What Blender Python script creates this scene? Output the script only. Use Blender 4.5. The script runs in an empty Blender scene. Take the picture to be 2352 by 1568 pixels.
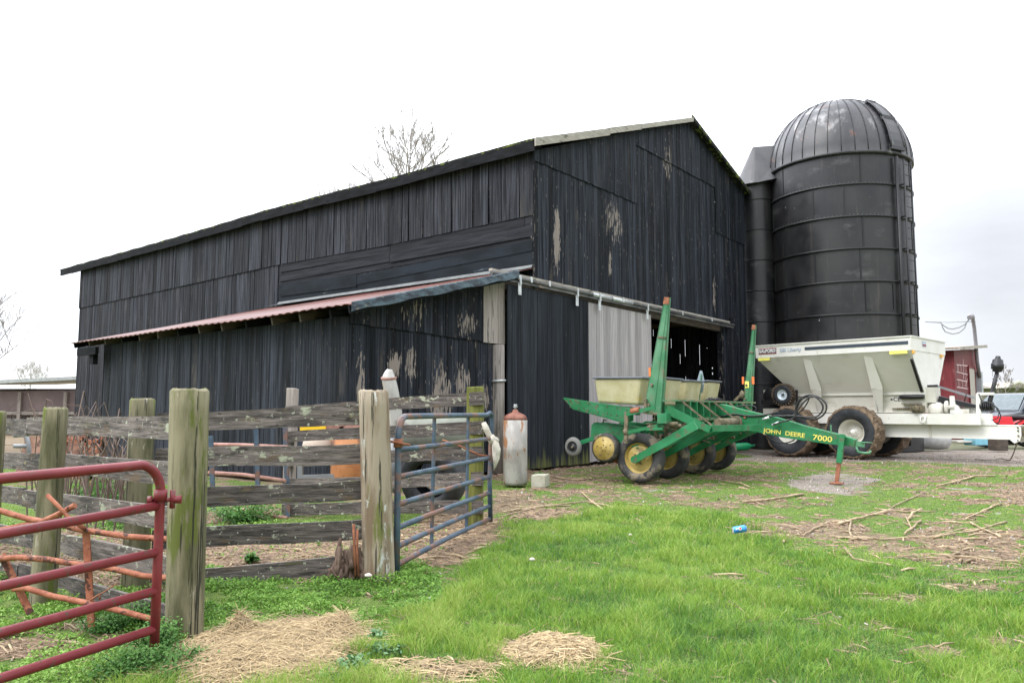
import bpy, math, random
import numpy as np
from mathutils import Vector, Matrix, noise as mn
R=math.radians
random.seed(7); rng=np.random.default_rng(7)
S=bpy.context.scene; COL=S.collection
# ------------------------------------------------------------------ camera
F=1780.; CX=1176.; CY=784.; EYE=1.3; TH=math.atan(161/1780.)
cd=bpy.data.cameras.new('camera'); cam=bpy.data.objects.new('camera',cd); COL.objects.link(cam)
cam.location=(0,0,EYE); cam.rotation_euler=(R(90)+TH,0,0)
cd.sensor_width=36; cd.lens=36*F/2352.; cd.clip_start=.05; cd.clip_end=2000
S.camera=cam
# ------------------------------------------------------------------ world: bright overcast
W=bpy.data.worlds.new('World'); S.world=W; W.use_nodes=True
nt=W.node_tree; nt.nodes.clear()
N=nt.nodes.new; L=nt.links.new
out=N('ShaderNodeOutputWorld'); bg=N('ShaderNodeBackground'); bg.inputs['Strength'].default_value=.1
L(bg.outputs[0],out.inputs['Surface'])
sky=N('ShaderNodeTexSky'); sky.sky_type='NISHITA'; sky.sun_disc=False
SUN_EL=R(52); SUN_AZ=R(-120)
sky.sun_elevation=SUN_EL; sky.sun_rotation=SUN_AZ; sky.air_density=1; sky.dust_density=2
tc=N('ShaderNodeTexCoord'); sep=N('ShaderNodeSeparateXYZ'); L(tc.outputs['Generated'],sep.inputs[0])
# overcast sky: the zenith is about three times as bright as the horizon, brighter towards the hidden sun
mr=N('ShaderNodeMapRange'); mr.inputs['From Min'].default_value=.20; mr.inputs['From Max'].default_value=.62
mr.inputs['To Min'].default_value=8.1; mr.inputs['To Max'].default_value=25.
L(sep.outputs['Z'],mr.inputs['Value'])
nz=N('ShaderNodeTexNoise'); nz.inputs['Scale'].default_value=2.6; nz.inputs['Detail'].default_value=6; nz.inputs['Roughness'].default_value=.55
mp=N('ShaderNodeMapping'); mp.inputs['Scale'].default_value=(1,1,3.2); L(tc.outputs['Generated'],mp.inputs[0]); L(mp.outputs[0],nz.inputs['Vector'])
mr2=N('ShaderNodeMapRange'); mr2.inputs['From Min'].default_value=.3; mr2.inputs['From Max'].default_value=.7
mr2.inputs['To Min'].default_value=.86; mr2.inputs['To Max'].default_value=1.12; L(nz.outputs['Fac'],mr2.inputs['Value'])
dt=N('ShaderNodeVectorMath'); dt.operation='DOT_PRODUCT'; L(tc.outputs['Generated'],dt.inputs[0]); dt.inputs[1].default_value=(-.8,.6,.1)
mr3=N('ShaderNodeMapRange'); mr3.inputs['From Min'].default_value=.1; mr3.inputs['From Max'].default_value=.6
mr3.inputs['To Min'].default_value=.80; mr3.inputs['To Max'].default_value=1.5; L(dt.outputs['Value'],mr3.inputs['Value'])
m1=N('ShaderNodeMath'); m1.operation='MULTIPLY'; L(mr.outputs[0],m1.inputs[0]); L(mr2.outputs[0],m1.inputs[1])
m2=N('ShaderNodeMath'); m2.operation='MULTIPLY'; L(m1.outputs[0],m2.inputs[0]); L(mr3.outputs[0],m2.inputs[1])
vm=N('ShaderNodeVectorMath'); vm.operation='SCALE'; vm.inputs[0].default_value=(.955,.985,1.05); L(m2.outputs[0],vm.inputs['Scale'])
mx=N('ShaderNodeMix'); mx.data_type='RGBA'; mx.inputs[0].default_value=.93
L(sky.outputs[0],mx.inputs[6]); L(vm.outputs[0],mx.inputs[7]); L(mx.outputs[2],bg.inputs['Color'])
# ------------------------------------------------------------------ sun behind the cloud
sd=bpy.data.lights.new('sun','SUN'); sd.energy=1.3; sd.angle=R(24); sd.color=(1,.97,.92)
so=bpy.data.objects.new('sun',sd); COL.objects.link(so)
_d=Vector((math.sin(SUN_AZ)*math.cos(SUN_EL),math.cos(SUN_AZ)*math.cos(SUN_EL),math.sin(SUN_EL)))   # from behind the camera's left, high up
so.rotation_euler=_d.to_track_quat('Z','Y').to_euler()
S.view_settings.view_transform='Standard'; S.view_settings.look='None'; S.view_settings.gamma=1
S.view_settings.exposure=0.62
S.render.engine='CYCLES'

# ------------------------------------------------------------------ survey: photo point -> place on a real surface
def ray(x,y):
    a=(x-CX)/F; b=(CY-y)/F
    return Vector((a,math.cos(TH)-b*math.sin(TH),math.sin(TH)+b*math.cos(TH)))
def GP(x,y,z=0):
    r=ray(x,y); t=(z-EYE)/r.z; return Vector((0,0,EYE))+r*t
def PP(x,y,p,n):
    r=ray(x,y); o=Vector((0,0,EYE)); t=(Vector(p)-o).dot(n)/r.dot(n); return o+r*t
def DP(x,y,Y):
    r=ray(x,y); return Vector((0,0,EYE))+r*(Y/r.y)
class Frame:
    def __init__(s,o,az,z0=0):
        a=R(az); s.o=Vector(o); s.v=Vector((math.sin(a),math.cos(a),0)); s.u=Vector((math.cos(a),-math.sin(a),0))
        s.M=Matrix.Translation(s.o)@Matrix(((s.u.x,s.v.x,0,0),(s.u.y,s.v.y,0,0),(0,0,1,0),(0,0,0,1)))
    def w(s,u,v,z): return s.o+s.u*u+s.v*v+Vector((0,0,z))
    def onv(s,x,y,v):                     # photo point on the plane v = const -> (u, v, z)
        p=PP(x,y,s.o+s.v*v,s.v)-s.o; return (p.dot(s.u),v,p.z)
    def onu(s,x,y,u):
        p=PP(x,y,s.o+s.u*u,s.u)-s.o; return (u,p.dot(s.v),p.z)

# ------------------------------------------------------------------ mesh builder
ROOT={}
def frm(o): 
    while o is not None and o not in ROOT: o=o.parent
    return ROOT.get(o,Matrix.Identity(4))
class MB:
    def __init__(s,T=None): s.v=[];s.f=[];s.sm=[];s.a=[];s.T=T;s.cur=0.
    def add(s,vs,fs,smooth=False,a=None):
        b=len(s.v)
        if s.T is not None: vs=[s.T@Vector(v) for v in vs]
        s.v+= [tuple(v) for v in vs]; s.f+=[tuple(i+b for i in f) for f in fs]; s.sm+=[smooth]*len(fs)
        s.a+=[s.cur if a is None else a]*len(vs)
        return s
    def hexa(s,p,a=None):  # 8 pts: bottom 4 ccw, top 4
        return s.add(p,[(0,3,2,1),(4,5,6,7),(0,1,5,4),(1,2,6,5),(2,3,7,6),(3,0,4,7)],a=a)
    def box(s,c,d,rz=0,M=None):
        x,y,z=d[0]/2,d[1]/2,d[2]/2
        P=[Vector(q) for q in ((-x,-y,-z),(x,-y,-z),(x,y,-z),(-x,y,-z),(-x,-y,z),(x,-y,z),(x,y,z),(-x,y,z))]
        m=M if M is not None else Matrix.Rotation(rz,3,'Z')
        return s.hexa([m@q+Vector(c) for q in P])
    def beam(s,a,b,w,h,up=(0,0,1),w2=None,h2=None):
        a=Vector(a);b=Vector(b);d=(b-a).normalized();up=Vector(up)
        sd=d.cross(up)
        if sd.length<1e-4: sd=d.cross(Vector((1,0,0)))
        sd.normalize(); u=sd.cross(d).normalized()
        w2=w if w2 is None else w2; h2=h if h2 is None else h2
        A=[a-sd*w/2-u*h/2,a+sd*w/2-u*h/2,a+sd*w/2+u*h/2,a-sd*w/2+u*h/2]
        B=[b-sd*w2/2-u*h2/2,b+sd*w2/2-u*h2/2,b+sd*w2/2+u*h2/2,b-sd*w2/2+u*h2/2]
        return s.hexa([A[0],A[1],A[2],A[3],B[0],B[1],B[2],B[3]])
    def tube(s,pts,r,n=8,cap=True,jit=0,smooth=0):
        pts=[Vector(p) for p in pts]; m=len(pts)
        rr=list(r) if isinstance(r,(list,tuple)) else [r]*m
        if smooth:
            P=[];Q=[]
            for i in range(m-1):
                a=pts[max(i-1,0)];b=pts[i];c=pts[i+1];d=pts[min(i+2,m-1)]
                for k in range(smooth):
                    t=k/smooth; P.append(.5*((2*b)+(c-a)*t+(2*a-5*b+4*c-d)*t*t+(3*b-a-3*c+d)*t**3)); Q.append(rr[i]+(rr[i+1]-rr[i])*t)
            pts=P+[pts[-1]]; rr=Q+[rr[-1]]; m=len(pts)
        d0=(pts[1]-pts[0]).normalized(); ref=Vector((0,0,1)) if abs(d0.z)<.9 else Vector((1,0,0))
        x=d0.cross(ref).normalized(); vs=[]
        for i,p in enumerate(pts):
            d=(pts[min(i+1,m-1)]-pts[max(i-1,0)]).normalized()
            x=(x-d*x.dot(d)).normalized(); y=d.cross(x)
            for k in range(n):
                a=2*math.pi*k/n; q=rr[i]*(1+(random.uniform(-jit,jit) if jit else 0))
                vs.append(p+x*math.cos(a)*q+y*math.sin(a)*q)
        fs=[(i*n+k,i*n+(k+1)%n,(i+1)*n+(k+1)%n,(i+1)*n+k) for i in range(m-1) for k in range(n)]
        s.add(vs,fs,True)
        if cap:
            b=len(s.v)-m*n
            s.f.append(tuple(b+k for k in reversed(range(n)))); s.sm.append(False)
            s.f.append(tuple(b+(m-1)*n+k for k in range(n))); s.sm.append(False)
        return s
    def lathe(s,c,ax,prof,n=24,smooth=True,jit=0,a0=0,closed=True):
        c=Vector(c);ax=Vector(ax).normalized(); ref=Vector((0,0,1)) if abs(ax.z)<.9 else Vector((1,0,0))
        x=ax.cross(ref).normalized(); y=ax.cross(x); vs=[]
        for (r,h) in prof:
            for k in range(n):
                a=a0+2*math.pi*k/n; q=r*(1+(random.uniform(-jit,jit) if jit else 0))
                vs.append(c+ax*h+x*math.cos(a)*q+y*math.sin(a)*q)
        m=len(prof)
        fs=[(i*n+k,i*n+(k+1)%n,(i+1)*n+(k+1)%n,(i+1)*n+k) for i in range(m-1) for k in range(n)]
        s.add(vs,fs,smooth); b=len(s.v)-m*n
        if closed:
            if prof[0][0]>1e-3: s.f.append(tuple(b+k for k in reversed(range(n)))); s.sm.append(False)
            if prof[-1][0]>1e-3: s.f.append(tuple(b+(m-1)*n+k for k in range(n))); s.sm.append(False)
        return s
    def prism(s,poly,ex):
        n=len(poly);ex=Vector(ex); P=[Vector(p) for p in poly]
        return s.add(P+[p+ex for p in P],[tuple(reversed(range(n))),tuple(range(n,2*n))]+[(k,(k+1)%n,n+(k+1)%n,n+k) for k in range(n)])
    def blob(s,c,r,seed=0,sub=2,amp=.3):
        import bmesh as bm_
        b=bm_.new(); bm_.ops.create_icosphere(b,subdivisions=sub,radius=1)
        vs=[]
        for v in b.verts:
            k=1+amp*mn.noise(v.co*1.7+Vector((seed*3.1,seed,0)))
            vs.append(Vector(c)+Vector((v.co.x*r[0],v.co.y*r[1],v.co.z*r[2]))*k)
        fs=[tuple(v.index for v in f.verts) for f in b.faces]; b.free()
        return s.add(vs,fs,True)
    def build(s,name,mat,parent=None,bevel=0,loc=None):
        me=bpy.data.meshes.new(name)
        if parent is None and loc is not None: M=Matrix.Translation(Vector(loc))
        else: M=frm(parent)
        Mi=M.inverted(); vs=[Mi@Vector(v) for v in s.v]
        me.from_pydata(vs,[],s.f); me.polygons.foreach_set('use_smooth',s.sm)
        at=me.attributes.new('rnd','FLOAT','POINT'); at.data.foreach_set('value',s.a)
        me.materials.append(mat); me.validate(); me.update()
        o=bpy.data.objects.new(name,me); COL.objects.link(o)
        if parent is not None: o.parent=parent
        elif loc is not None: o.location=loc; ROOT[o]=M
        else: ROOT[o]=M
        if bevel:
            b=o.modifiers.new('bevel','BEVEL'); b.width=bevel; b.segments=2; b.limit_method='ANGLE'
        return o
def tag(o,label,cat,group=None,kind=None):
    if label: o['label']=label
    if cat: o['category']=cat
    if group: o['group']=group
    if kind: o['kind']=kind
    return o
def thing(name,label,cat,loc,group=None,M=None):
    o=bpy.data.objects.new(name,None); COL.objects.link(o); o.empty_display_size=.3
    if M is None: M=Matrix.Translation(Vector(loc))
    o.matrix_world=M; o.location=M.to_translation(); o.rotation_euler=M.to_euler(); ROOT[o]=M
    return tag(o,label,cat,group)
def text_obj(name,body,mat,parent,M,size,ext=.004,sx=1,bold=0):
    cu=bpy.data.curves.new(name,'FONT'); cu.body=body; cu.size=size; cu.extrude=ext; cu.align_x='CENTER'; cu.align_y='CENTER'; cu.offset=bold; cu.space_character=1.0
    t=bpy.data.objects.new(name+'_c',cu); COL.objects.link(t)
    dg=bpy.context.evaluated_depsgraph_get(); me=bpy.data.meshes.new_from_object(t.evaluated_get(dg))
    bpy.data.objects.remove(t); bpy.data.curves.remove(cu)
    me.transform(frm(parent).inverted()@M@Matrix.Diagonal((sx,1,1,1))); me.materials.clear(); me.materials.append(mat)
    o=bpy.data.objects.new(name,me); COL.objects.link(o); o.parent=parent
    return o
def basis(o,x,y,z): 
    x=Vector(x).normalized();y=Vector(y).normalized();z=Vector(z).normalized()
    return Matrix.Translation(Vector(o))@Matrix(((x.x,y.x,z.x,0),(x.y,y.y,z.y,0),(x.z,y.z,z.z,0),(0,0,0,1)))

# ------------------------------------------------------------------ materials
def PM(name,c1,c2=None,sc=(6,6,6),rough=.6,metal=0,spots=(),bump=.0,bsc=None,spec=.5,rnd=0,det=6,lo=.35,hi=.65,r2=None,coat=0,patches=()):
    """two-tone noise paint; spots = [(colour, scale, threshold, softness)]; patches = [(x,y,z,rx,rz,strength)] boost the first spot layer"""
    m=bpy.data.materials.new(name); m.use_nodes=True; t=m.node_tree; n=t.nodes; l=t.links.new
    p=n['Principled BSDF']; p.inputs['Roughness'].default_value=rough; p.inputs['Metallic'].default_value=metal
    p.inputs['Specular IOR Level'].default_value=spec; p.inputs['Coat Weight'].default_value=coat
    tc=n.new('ShaderNodeTexCoord'); geo=n.new('ShaderNodeNewGeometry')
    at=n.new('ShaderNodeAttribute'); at.attribute_name='rnd'
    def nz(scale,seed,detail=det,rough_=.6):
        mp=n.new('ShaderNodeMapping'); l(tc.outputs['Object'],mp.inputs[0]); mp.inputs['Scale'].default_value=scale
        k=n.new('ShaderNodeTexNoise'); k.inputs['Scale'].default_value=1; k.inputs['Detail'].default_value=detail; k.inputs['Roughness'].default_value=rough_
        add=n.new('ShaderNodeVectorMath'); add.operation='MULTIPLY_ADD'; l(at.outputs['Fac'],add.inputs[0]); add.inputs[1].default_value=(37,23,11)
        l(mp.outputs[0],add.inputs[2]); 
        ad2=n.new('ShaderNodeVectorMath'); ad2.operation='ADD'; l(add.outputs[0],ad2.inputs[0]); ad2.inputs[1].default_value=(seed*5.3,seed*2.1,seed)
        l(ad2.outputs[0],k.inputs['Vector']); return k.outputs['Fac']
    def ramp(v,a,b):
        r=n.new('ShaderNodeMapRange'); r.interpolation_type='SMOOTHSTEP'; l(v,r.inputs['Value']); r.inputs['From Min'].default_value=a; r.inputs['From Max'].default_value=b; return r.outputs[0]
    def mixc(f,a,b):
        x=n.new('ShaderNodeMix'); x.data_type='RGBA'; 
        (l(f,x.inputs[0]) if not isinstance(f,float) else setattr(x.inputs[0],'default_value',f))
        for i,q in ((6,a),(7,b)):
            if isinstance(q,tuple): x.inputs[i].default_value=(*q[:3],1)
            else: l(q,x.inputs[i])
        return x.outputs[2]
    c2=c2 or tuple(min(1,x*1.25) for x in c1)
    base=nz(sc,1); col=mixc(ramp(base,lo,hi),c1,c2)
    if rnd:
        h=n.new('ShaderNodeMapRange'); l(at.outputs['Fac'],h.inputs['Value']); h.inputs['To Min'].default_value=1-rnd; h.inputs['To Max'].default_value=1+rnd
        sc_=n.new('ShaderNodeVectorMath'); sc_.operation='SCALE'; l(col,sc_.inputs[0]); l(h.outputs[0],sc_.inputs['Scale']); col=sc_.outputs[0]
    first=True
    for i,(c,s_,th,so_) in enumerate(spots):
        v=nz(s_,3+i*2,8,.65); th=.5+(th-.5)*.74
        if first and patches:
            tot=None
            for (x,y,z,rx,rz,st) in patches:
                sb=n.new('ShaderNodeVectorMath'); sb.operation='SUBTRACT'; l(geo.outputs['Position'],sb.inputs[0]); sb.inputs[1].default_value=(x,y,z)
                ml=n.new('ShaderNodeVectorMath'); ml.operation='MULTIPLY'; l(sb.outputs[0],ml.inputs[0]); ml.inputs[1].default_value=(1/rx,1/rx,1/rz)
                ln=n.new('ShaderNodeVectorMath'); ln.operation='LENGTH'; l(ml.outputs[0],ln.inputs[0])
                q=n.new('ShaderNodeMapRange'); q.interpolation_type='SMOOTHSTEP'; l(ln.outputs['Value'],q.inputs['Value']); q.inputs['From Min'].default_value=1; q.inputs['From Max'].default_value=.2; q.inputs['To Max'].default_value=st
                if tot is None: tot=q.outputs[0]
                else:
                    a_=n.new('ShaderNodeMath'); a_.operation='MAXIMUM'; l(tot,a_.inputs[0]); l(q.outputs[0],a_.inputs[1]); tot=a_.outputs[0]
            a_=n.new('ShaderNodeMath'); a_.operation='ADD'; l(v,a_.inputs[0]); l(tot,a_.inputs[1]); v=a_.outputs[0]
        first=False
        col=mixc(ramp(v,th,th+so_),col,c)
    l(col,p.inputs['Base Color'])
    if r2 is not None:
        rr=n.new('ShaderNodeMapRange'); l(base,rr.inputs['Value']); rr.inputs['From Min'].default_value=.3; rr.inputs['From Max'].default_value=.7
        rr.inputs['To Min'].default_value=rough; rr.inputs['To Max'].default_value=r2; l(rr.outputs[0],p.inputs['Roughness'])
    if bump:
        b=n.new('ShaderNodeBump'); b.inputs['Strength'].default_value=bump; b.inputs['Distance'].default_value=.02
        l(nz(bsc or sc,7,8,.7),b.inputs['Height']); l(b.outputs[0],p.inputs['Normal'])
    return m
def flat(name,c,rough=.5,metal=0,**k): return PM(name,c,tuple(x*1.12 for x in c),rough=rough,metal=metal,**k)

# ================================================================== MATERIALS
BARE=(.25,.215,.19)
def black_v(name,th=.72,patches=(),moss=False,base=(.0055,.007,.0105),hi=(.029,.034,.045),th2=None):
    sp=[(BARE,(19,19,3.6),th,.03),((.004,.0045,.006),(7,7,.35),.6,.15),((.066,.060,.054),(2.2,2.2,.6),.56,.26),((.13,.115,.10),(40,40,3),.70,.03)]
    if moss: sp.append(((.10,.12,.035),(3,3,.35),.56,.25))
    return PM(name,base,hi,sc=(22,22,.7),rough=.72,spots=sp,bump=.6,bsc=(45,45,1.5),rnd=.5,patches=patches,spec=.16)
M_side=black_v('weathered_black_boards',.80,base=(.006,.007,.010),hi=(.040,.043,.053))
M_gable=black_v('black_gable_boards',.755)
M_lean=black_v('black_lean_to_boards',.80)
M_hor=PM('black_horizontal_boards',(.008,.009,.013),(.026,.028,.035),sc=(.9,.9,14),rough=.7,bump=.35,bsc=(1.5,1.5,45),rnd=.3,spots=[((.06,.06,.06),(1.5,1.5,9),.70,.1)],spec=.18)
M_sheet=PM('black_coated_sheet',(.006,.009,.013),(.014,.019,.026),sc=(1,1,3),rough=.72,spec=.15,bump=.12,spots=[((.16,.19,.22),(.8,.8,5),.70,.12)],rnd=.2)
M_bdoor=black_v('black_door_boards',.83,moss=False)
M_pale=PM('pale_bare_boards',(.27,.25,.25),(.38,.355,.355),sc=(25,25,.8),rough=.8,bump=.5,bsc=(50,50,2),rnd=.22,spots=[((.20,.19,.20),(14,14,.5),.64,.08),((.45,.36,.27),(4,4,2),.68,.1)])
M_palep=PM('weathered_bare_post',(.24,.21,.185),(.36,.32,.29),sc=(30,30,1),rough=.85,bump=.6,bsc=(50,50,2),rnd=.15,spots=[((.12,.11,.10),(10,10,1.2),.62,.06)])
M_roofd=PM('dark_mossy_roof',(.010,.011,.011),(.028,.028,.026),sc=(5,5,5),rough=.9,spec=.08,bump=.6,bsc=(20,20,20),spots=[((.12,.15,.035),(6,6,6),.53,.1),((.30,.25,.19),(3,3,3),.72,.06)])
M_fascia=PM('black_fascia',(.006,.007,.008),(.015,.016,.019),sc=(2,2,10),rough=.8,spec=.1,bump=.3,spots=[((.16,.14,.11),(1.2,1.2,5),.76,.06)])
M_rake=PM('grey_rake_boards',(.28,.255,.22),(.42,.39,.34),sc=(3,3,30),rough=.85,bump=.5,bsc=(6,6,50),spots=[((.10,.10,.07),(3,3,8),.6,.1)])
M_red=PM('faded_red_roof_metal',(.085,.021,.013),(.125,.036,.024),sc=(1.5,1.5,1.5),rough=.5,bump=.1,spots=[((.13,.085,.07),(2,2,4),.62,.2),((.20,.08,.06),(9,9,9),.68,.1)])
M_flash=PM('grey_flashing',(.075,.08,.085),(.13,.14,.135),sc=(3,3,6),rough=.5,bump=.2,spots=[((.10,.09,.08),(7,7,10),.62,.08)])
M_blueflash=PM('blue_black_flashing',(.008,.016,.026),(.075,.12,.15),sc=(4,4,9),rough=.45,bump=.3,spots=[((.22,.19,.13),(7,7,16),.64,.07)])
M_track=PM('galvanised_track',(.055,.058,.06),(.14,.14,.135),sc=(1.5,1.5,6),rough=.6,metal=.2,spots=[((.26,.21,.16),(3,3,8),.6,.1)])
M_galv=PM('bright_galvanised',(.50,.53,.55),(.66,.68,.68),rough=.4,metal=.4,bump=.05)
M_woodin=PM('interior_timber',(.055,.045,.037),(.11,.085,.065),sc=(4,4,20),rough=.85,bump=.3)
M_fence=PM('lichened_fence_board',(.045,.038,.034),(.175,.15,.135),sc=(4,4,34),rough=.9,bump=.9,bsc=(7,7,60),lo=.30,hi=.68,rnd=.3,
  spots=[((.035,.032,.026),(5,5,22),.60,.06),((.36,.38,.28),(4.5,4.5,8),.645,.03),((.40,.42,.33),(22,22,22),.66,.03),((.12,.085,.055),(3,3,9),.60,.1),((.28,.25,.12),(4,4,9),.70,.05),((.10,.10,.035),(3,3,12),.64,.12)])
M_post=PM('mossy_round_post',(.075,.075,.032),(.24,.215,.135),sc=(11,11,1.6),rough=.9,bump=.8,bsc=(32,32,1.5),rnd=.1,lo=.32,hi=.64,
  spots=[((.105,.125,.022),(7,7,1.5),.52,.08),((.33,.30,.22),(13,13,3.0),.66,.04),((.028,.028,.016),(30,30,.9),.60,.03),((.46,.43,.36),(9,9,3),.70,.08)])
M_postb=PM('bare_round_post',(.19,.135,.085),(.34,.285,.21),sc=(11,11,1.4),rough=.9,bump=.9,bsc=(32,32,1.5),lo=.36,hi=.60,
  spots=[((.15,.16,.045),(6,6,1.5),.56,.08),((.05,.045,.03),(30,30,.9),.60,.03),((.50,.51,.47),(9,9,3),.62,.06)])
M_postg=PM('green_algae_post',(.09,.10,.02),(.19,.195,.045),sc=(18,18,1),rough=.9,bump=.6,bsc=(36,36,1.5),spots=[((.07,.07,.035),(18,18,.9),.62,.06)])
M_redg=PM('red_gate_paint',(.15,.013,.018),(.19,.022,.029),sc=(5,5,5),rough=.5,bump=.10,bsc=(40,40,40),spots=[((.22,.07,.065),(7,7,7),.62,.15),((.09,.05,.035),(26,26,26),.64,.03),((.06,.02,.02),(14,14,14),.76,.04)])
M_blueg=PM('rusty_blue_gate_paint',(.035,.062,.095),(.07,.11,.15),sc=(5,5,8),rough=.55,bump=.2,spots=[((.17,.09,.065),(2.6,2.6,3.5),.48,.12),((.09,.035,.02),(14,14,14),.66,.06)])
M_rustg=PM('rusted_orange_tube',(.24,.065,.03),(.38,.14,.075),sc=(12,12,12),rough=.7,bump=.5,bsc=(30,30,30),spots=[((.07,.022,.014),(12,12,12),.56,.06),((.45,.30,.21),(18,18,18),.68,.06)])
M_rust=PM('brown_rust',(.20,.07,.035),(.32,.13,.07),sc=(14,14,14),rough=.85,bump=.4)
M_rustpink=PM('pinkish_rusty_tube',(.26,.13,.10),(.38,.22,.18),sc=(10,10,10),rough=.8,bump=.3)
M_silo=PM('black_silo_steel',(.007,.0075,.0095),(.020,.020,.021),sc=(.9,.9,.7),rough=.30,metal=0,bump=.10,bsc=(1.2,1.2,2.2),r2=.5,spots=[((.085,.083,.085),(.9,.9,1.6),.575,.22),((.050,.042,.038),(5,5,.35),.60,.16),((.42,.42,.42),(7,7,4),.76,.03)],spec=.6)
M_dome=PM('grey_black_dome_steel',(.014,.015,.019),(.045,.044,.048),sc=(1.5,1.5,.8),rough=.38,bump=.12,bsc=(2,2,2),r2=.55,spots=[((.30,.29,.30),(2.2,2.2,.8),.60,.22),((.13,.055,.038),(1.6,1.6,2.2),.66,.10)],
   patches=[(10.6,26.2,11.6,1.5,1.5,.14)],spec=.6)  # patch thickens the pale blotches at upper left: highlight put into the colour
M_silod=flat('silo_black_trim',(.007,.0075,.009),.5)
JD=(.012,.165,.055)
M_green=PM('faded_green_paint',JD,(.028,.23,.095),sc=(3,3,3),rough=.42,bump=.12,rnd=.1,spots=[((.12,.095,.06),(6,6,6),.565,.12),((.05,.045,.03),(15,15,15),.66,.06),((.10,.20,.12),(2.4,2.4,2.4),.60,.2)])
M_greend=PM('rust_worn_green_paint',(.03,.17,.07),(.10,.25,.14),sc=(3,3,2),rough=.5,bump=.15,spots=[((.20,.11,.07),(3,3,1.6),.585,.14),((.42,.45,.38),(5,5,5),.74,.05)])
M_yel=PM('chalky_yellow_paint',(.38,.27,.06),(.50,.38,.13),sc=(4,4,4),rough=.5,bump=.1,spots=[((.22,.16,.09),(5,5,5),.56,.14),((.16,.09,.05),(12,12,12),.66,.06)])
M_box=PM('yellowed_plastic',(.40,.36,.19),(.50,.465,.29),sc=(3,3,3),rough=.55,bump=.2,bsc=(8,8,8),spots=[((.50,.38,.09),(3,3,3),.62,.15),((.36,.32,.16),(9,9,9),.64,.1)])
M_lid=flat('grey_plastic_lid',(.10,.115,.14),.5)
M_mudmetal=PM('muddy_metal',(.09,.085,.05),(.21,.165,.11),sc=(10,10,10),rough=.9,bump=.5)
M_tyre=PM('worn_tyre_rubber',(.025,.026,.028),(.05,.05,.05),sc=(6,6,6),rough=.75,bump=.25,spots=[((.20,.165,.115),(3.2,3.2,3.2),.53,.10)])
M_tyreb=PM('black_tyre_rubber',(.016,.019,.024),(.034,.037,.042),sc=(6,6,6),rough=.62,bump=.2,spots=[((.11,.09,.07),(4,4,4),.64,.2)])
M_mud=PM('caked_mud',(.115,.078,.050),(.21,.15,.10),sc=(9,9,9),rough=.95,bump=1.,bsc=(16,16,16),spots=[((.035,.03,.025),(7,7,7),.60,.08)])
M_white=PM('cream_white_paint',(.70,.69,.64),(.78,.77,.73),sc=(1.6,1.6,1.6),rough=.40,bump=.03,spots=[((.50,.44,.33),(2.4,2.4,4),.62,.25),((.30,.20,.12),(14,14,5),.72,.05)])
M_white2=PM('dusty_cream_paint',(.58,.56,.49),(.67,.65,.58),sc=(2,2,2),rough=.5,bump=.05,spots=[((.38,.33,.24),(3,3,6),.6,.2)])
M_hop=PM('dusty_white_hopper_side',(.78,.765,.71),(.83,.815,.77),sc=(1,1,1.5),rough=.42,bump=.03,spots=[((.45,.42,.34),(1.5,1.5,3),.6,.3)])
M_blk=flat('black_plastic',(.012,.012,.014),.45)
M_hose=flat('black_rubber_hose',(.015,.015,.017),.5)
M_navy=flat('dark_blue_grey_decal',(.045,.06,.08),.4)
M_decalr=flat('dark_red_decal',(.22,.012,.025),.4)
M_decalw=flat('white_decal',(.78,.78,.78),.4)
M_decalb=flat('pale_blue_grey_decal',(.42,.49,.58),.4)
M_yref=flat('yellow_reflector',(.85,.80,.18),.35)
M_amber=flat('amber_lens',(.80,.42,.06),.3)
M_orange=flat('orange_lens',(.85,.20,.05),.3)
M_ytext=flat('yellow_lettering',(.68,.60,.12),.5)
M_rimw=flat('bluish_white_rim',(.62,.70,.76),.35)
M_smv=flat('grey_metal_sign_back',(.25,.31,.34),.5)
M_tank=PM('rust_streaked_grey_tank',(.27,.255,.235),(.38,.365,.335),sc=(6,6,3),rough=.55,bump=.2,spots=[((.26,.13,.06),(11,11,3.5),.60,.06)],patches=[(-.12,13.9,.9,.13,.7,.14)])
M_tankr=PM('red_oxide_tank_top',(.17,.06,.04),(.26,.11,.075),sc=(9,9,9),rough=.7,bump=.3)
M_conc=PM('mossy_concrete',(.30,.29,.22),(.42,.41,.33),sc=(8,8,8),rough=.9,bump=.4,spots=[((.16,.18,.07),(5,5,5),.6,.15)])
M_straw=PM('straw',(.26,.185,.09),(.43,.325,.185),sc=(20,20,20),rough=.7,rnd=.35)
M_strawd=PM('old_straw',(.13,.085,.055),(.27,.19,.12),sc=(20,20,20),rough=.8,rnd=.4)
M_stick=PM('corn_stalk',(.24,.175,.10),(.42,.33,.21),sc=(9,9,9),rough=.8,bump=.4,rnd=.25,spots=[((.17,.11,.07),(12,12,12),.62,.08)])
M_bark=PM('grey_bark',(.16,.145,.13),(.26,.24,.22),sc=(6,6,2),rough=.9,bump=.4)
M_twig=flat('grey_brown_twigs',(.27,.245,.225),.9)
M_vine=flat('brown_vine',(.11,.078,.062),.9)
M_grey=flat('grey_metal',(.22,.23,.24),.45)
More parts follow.
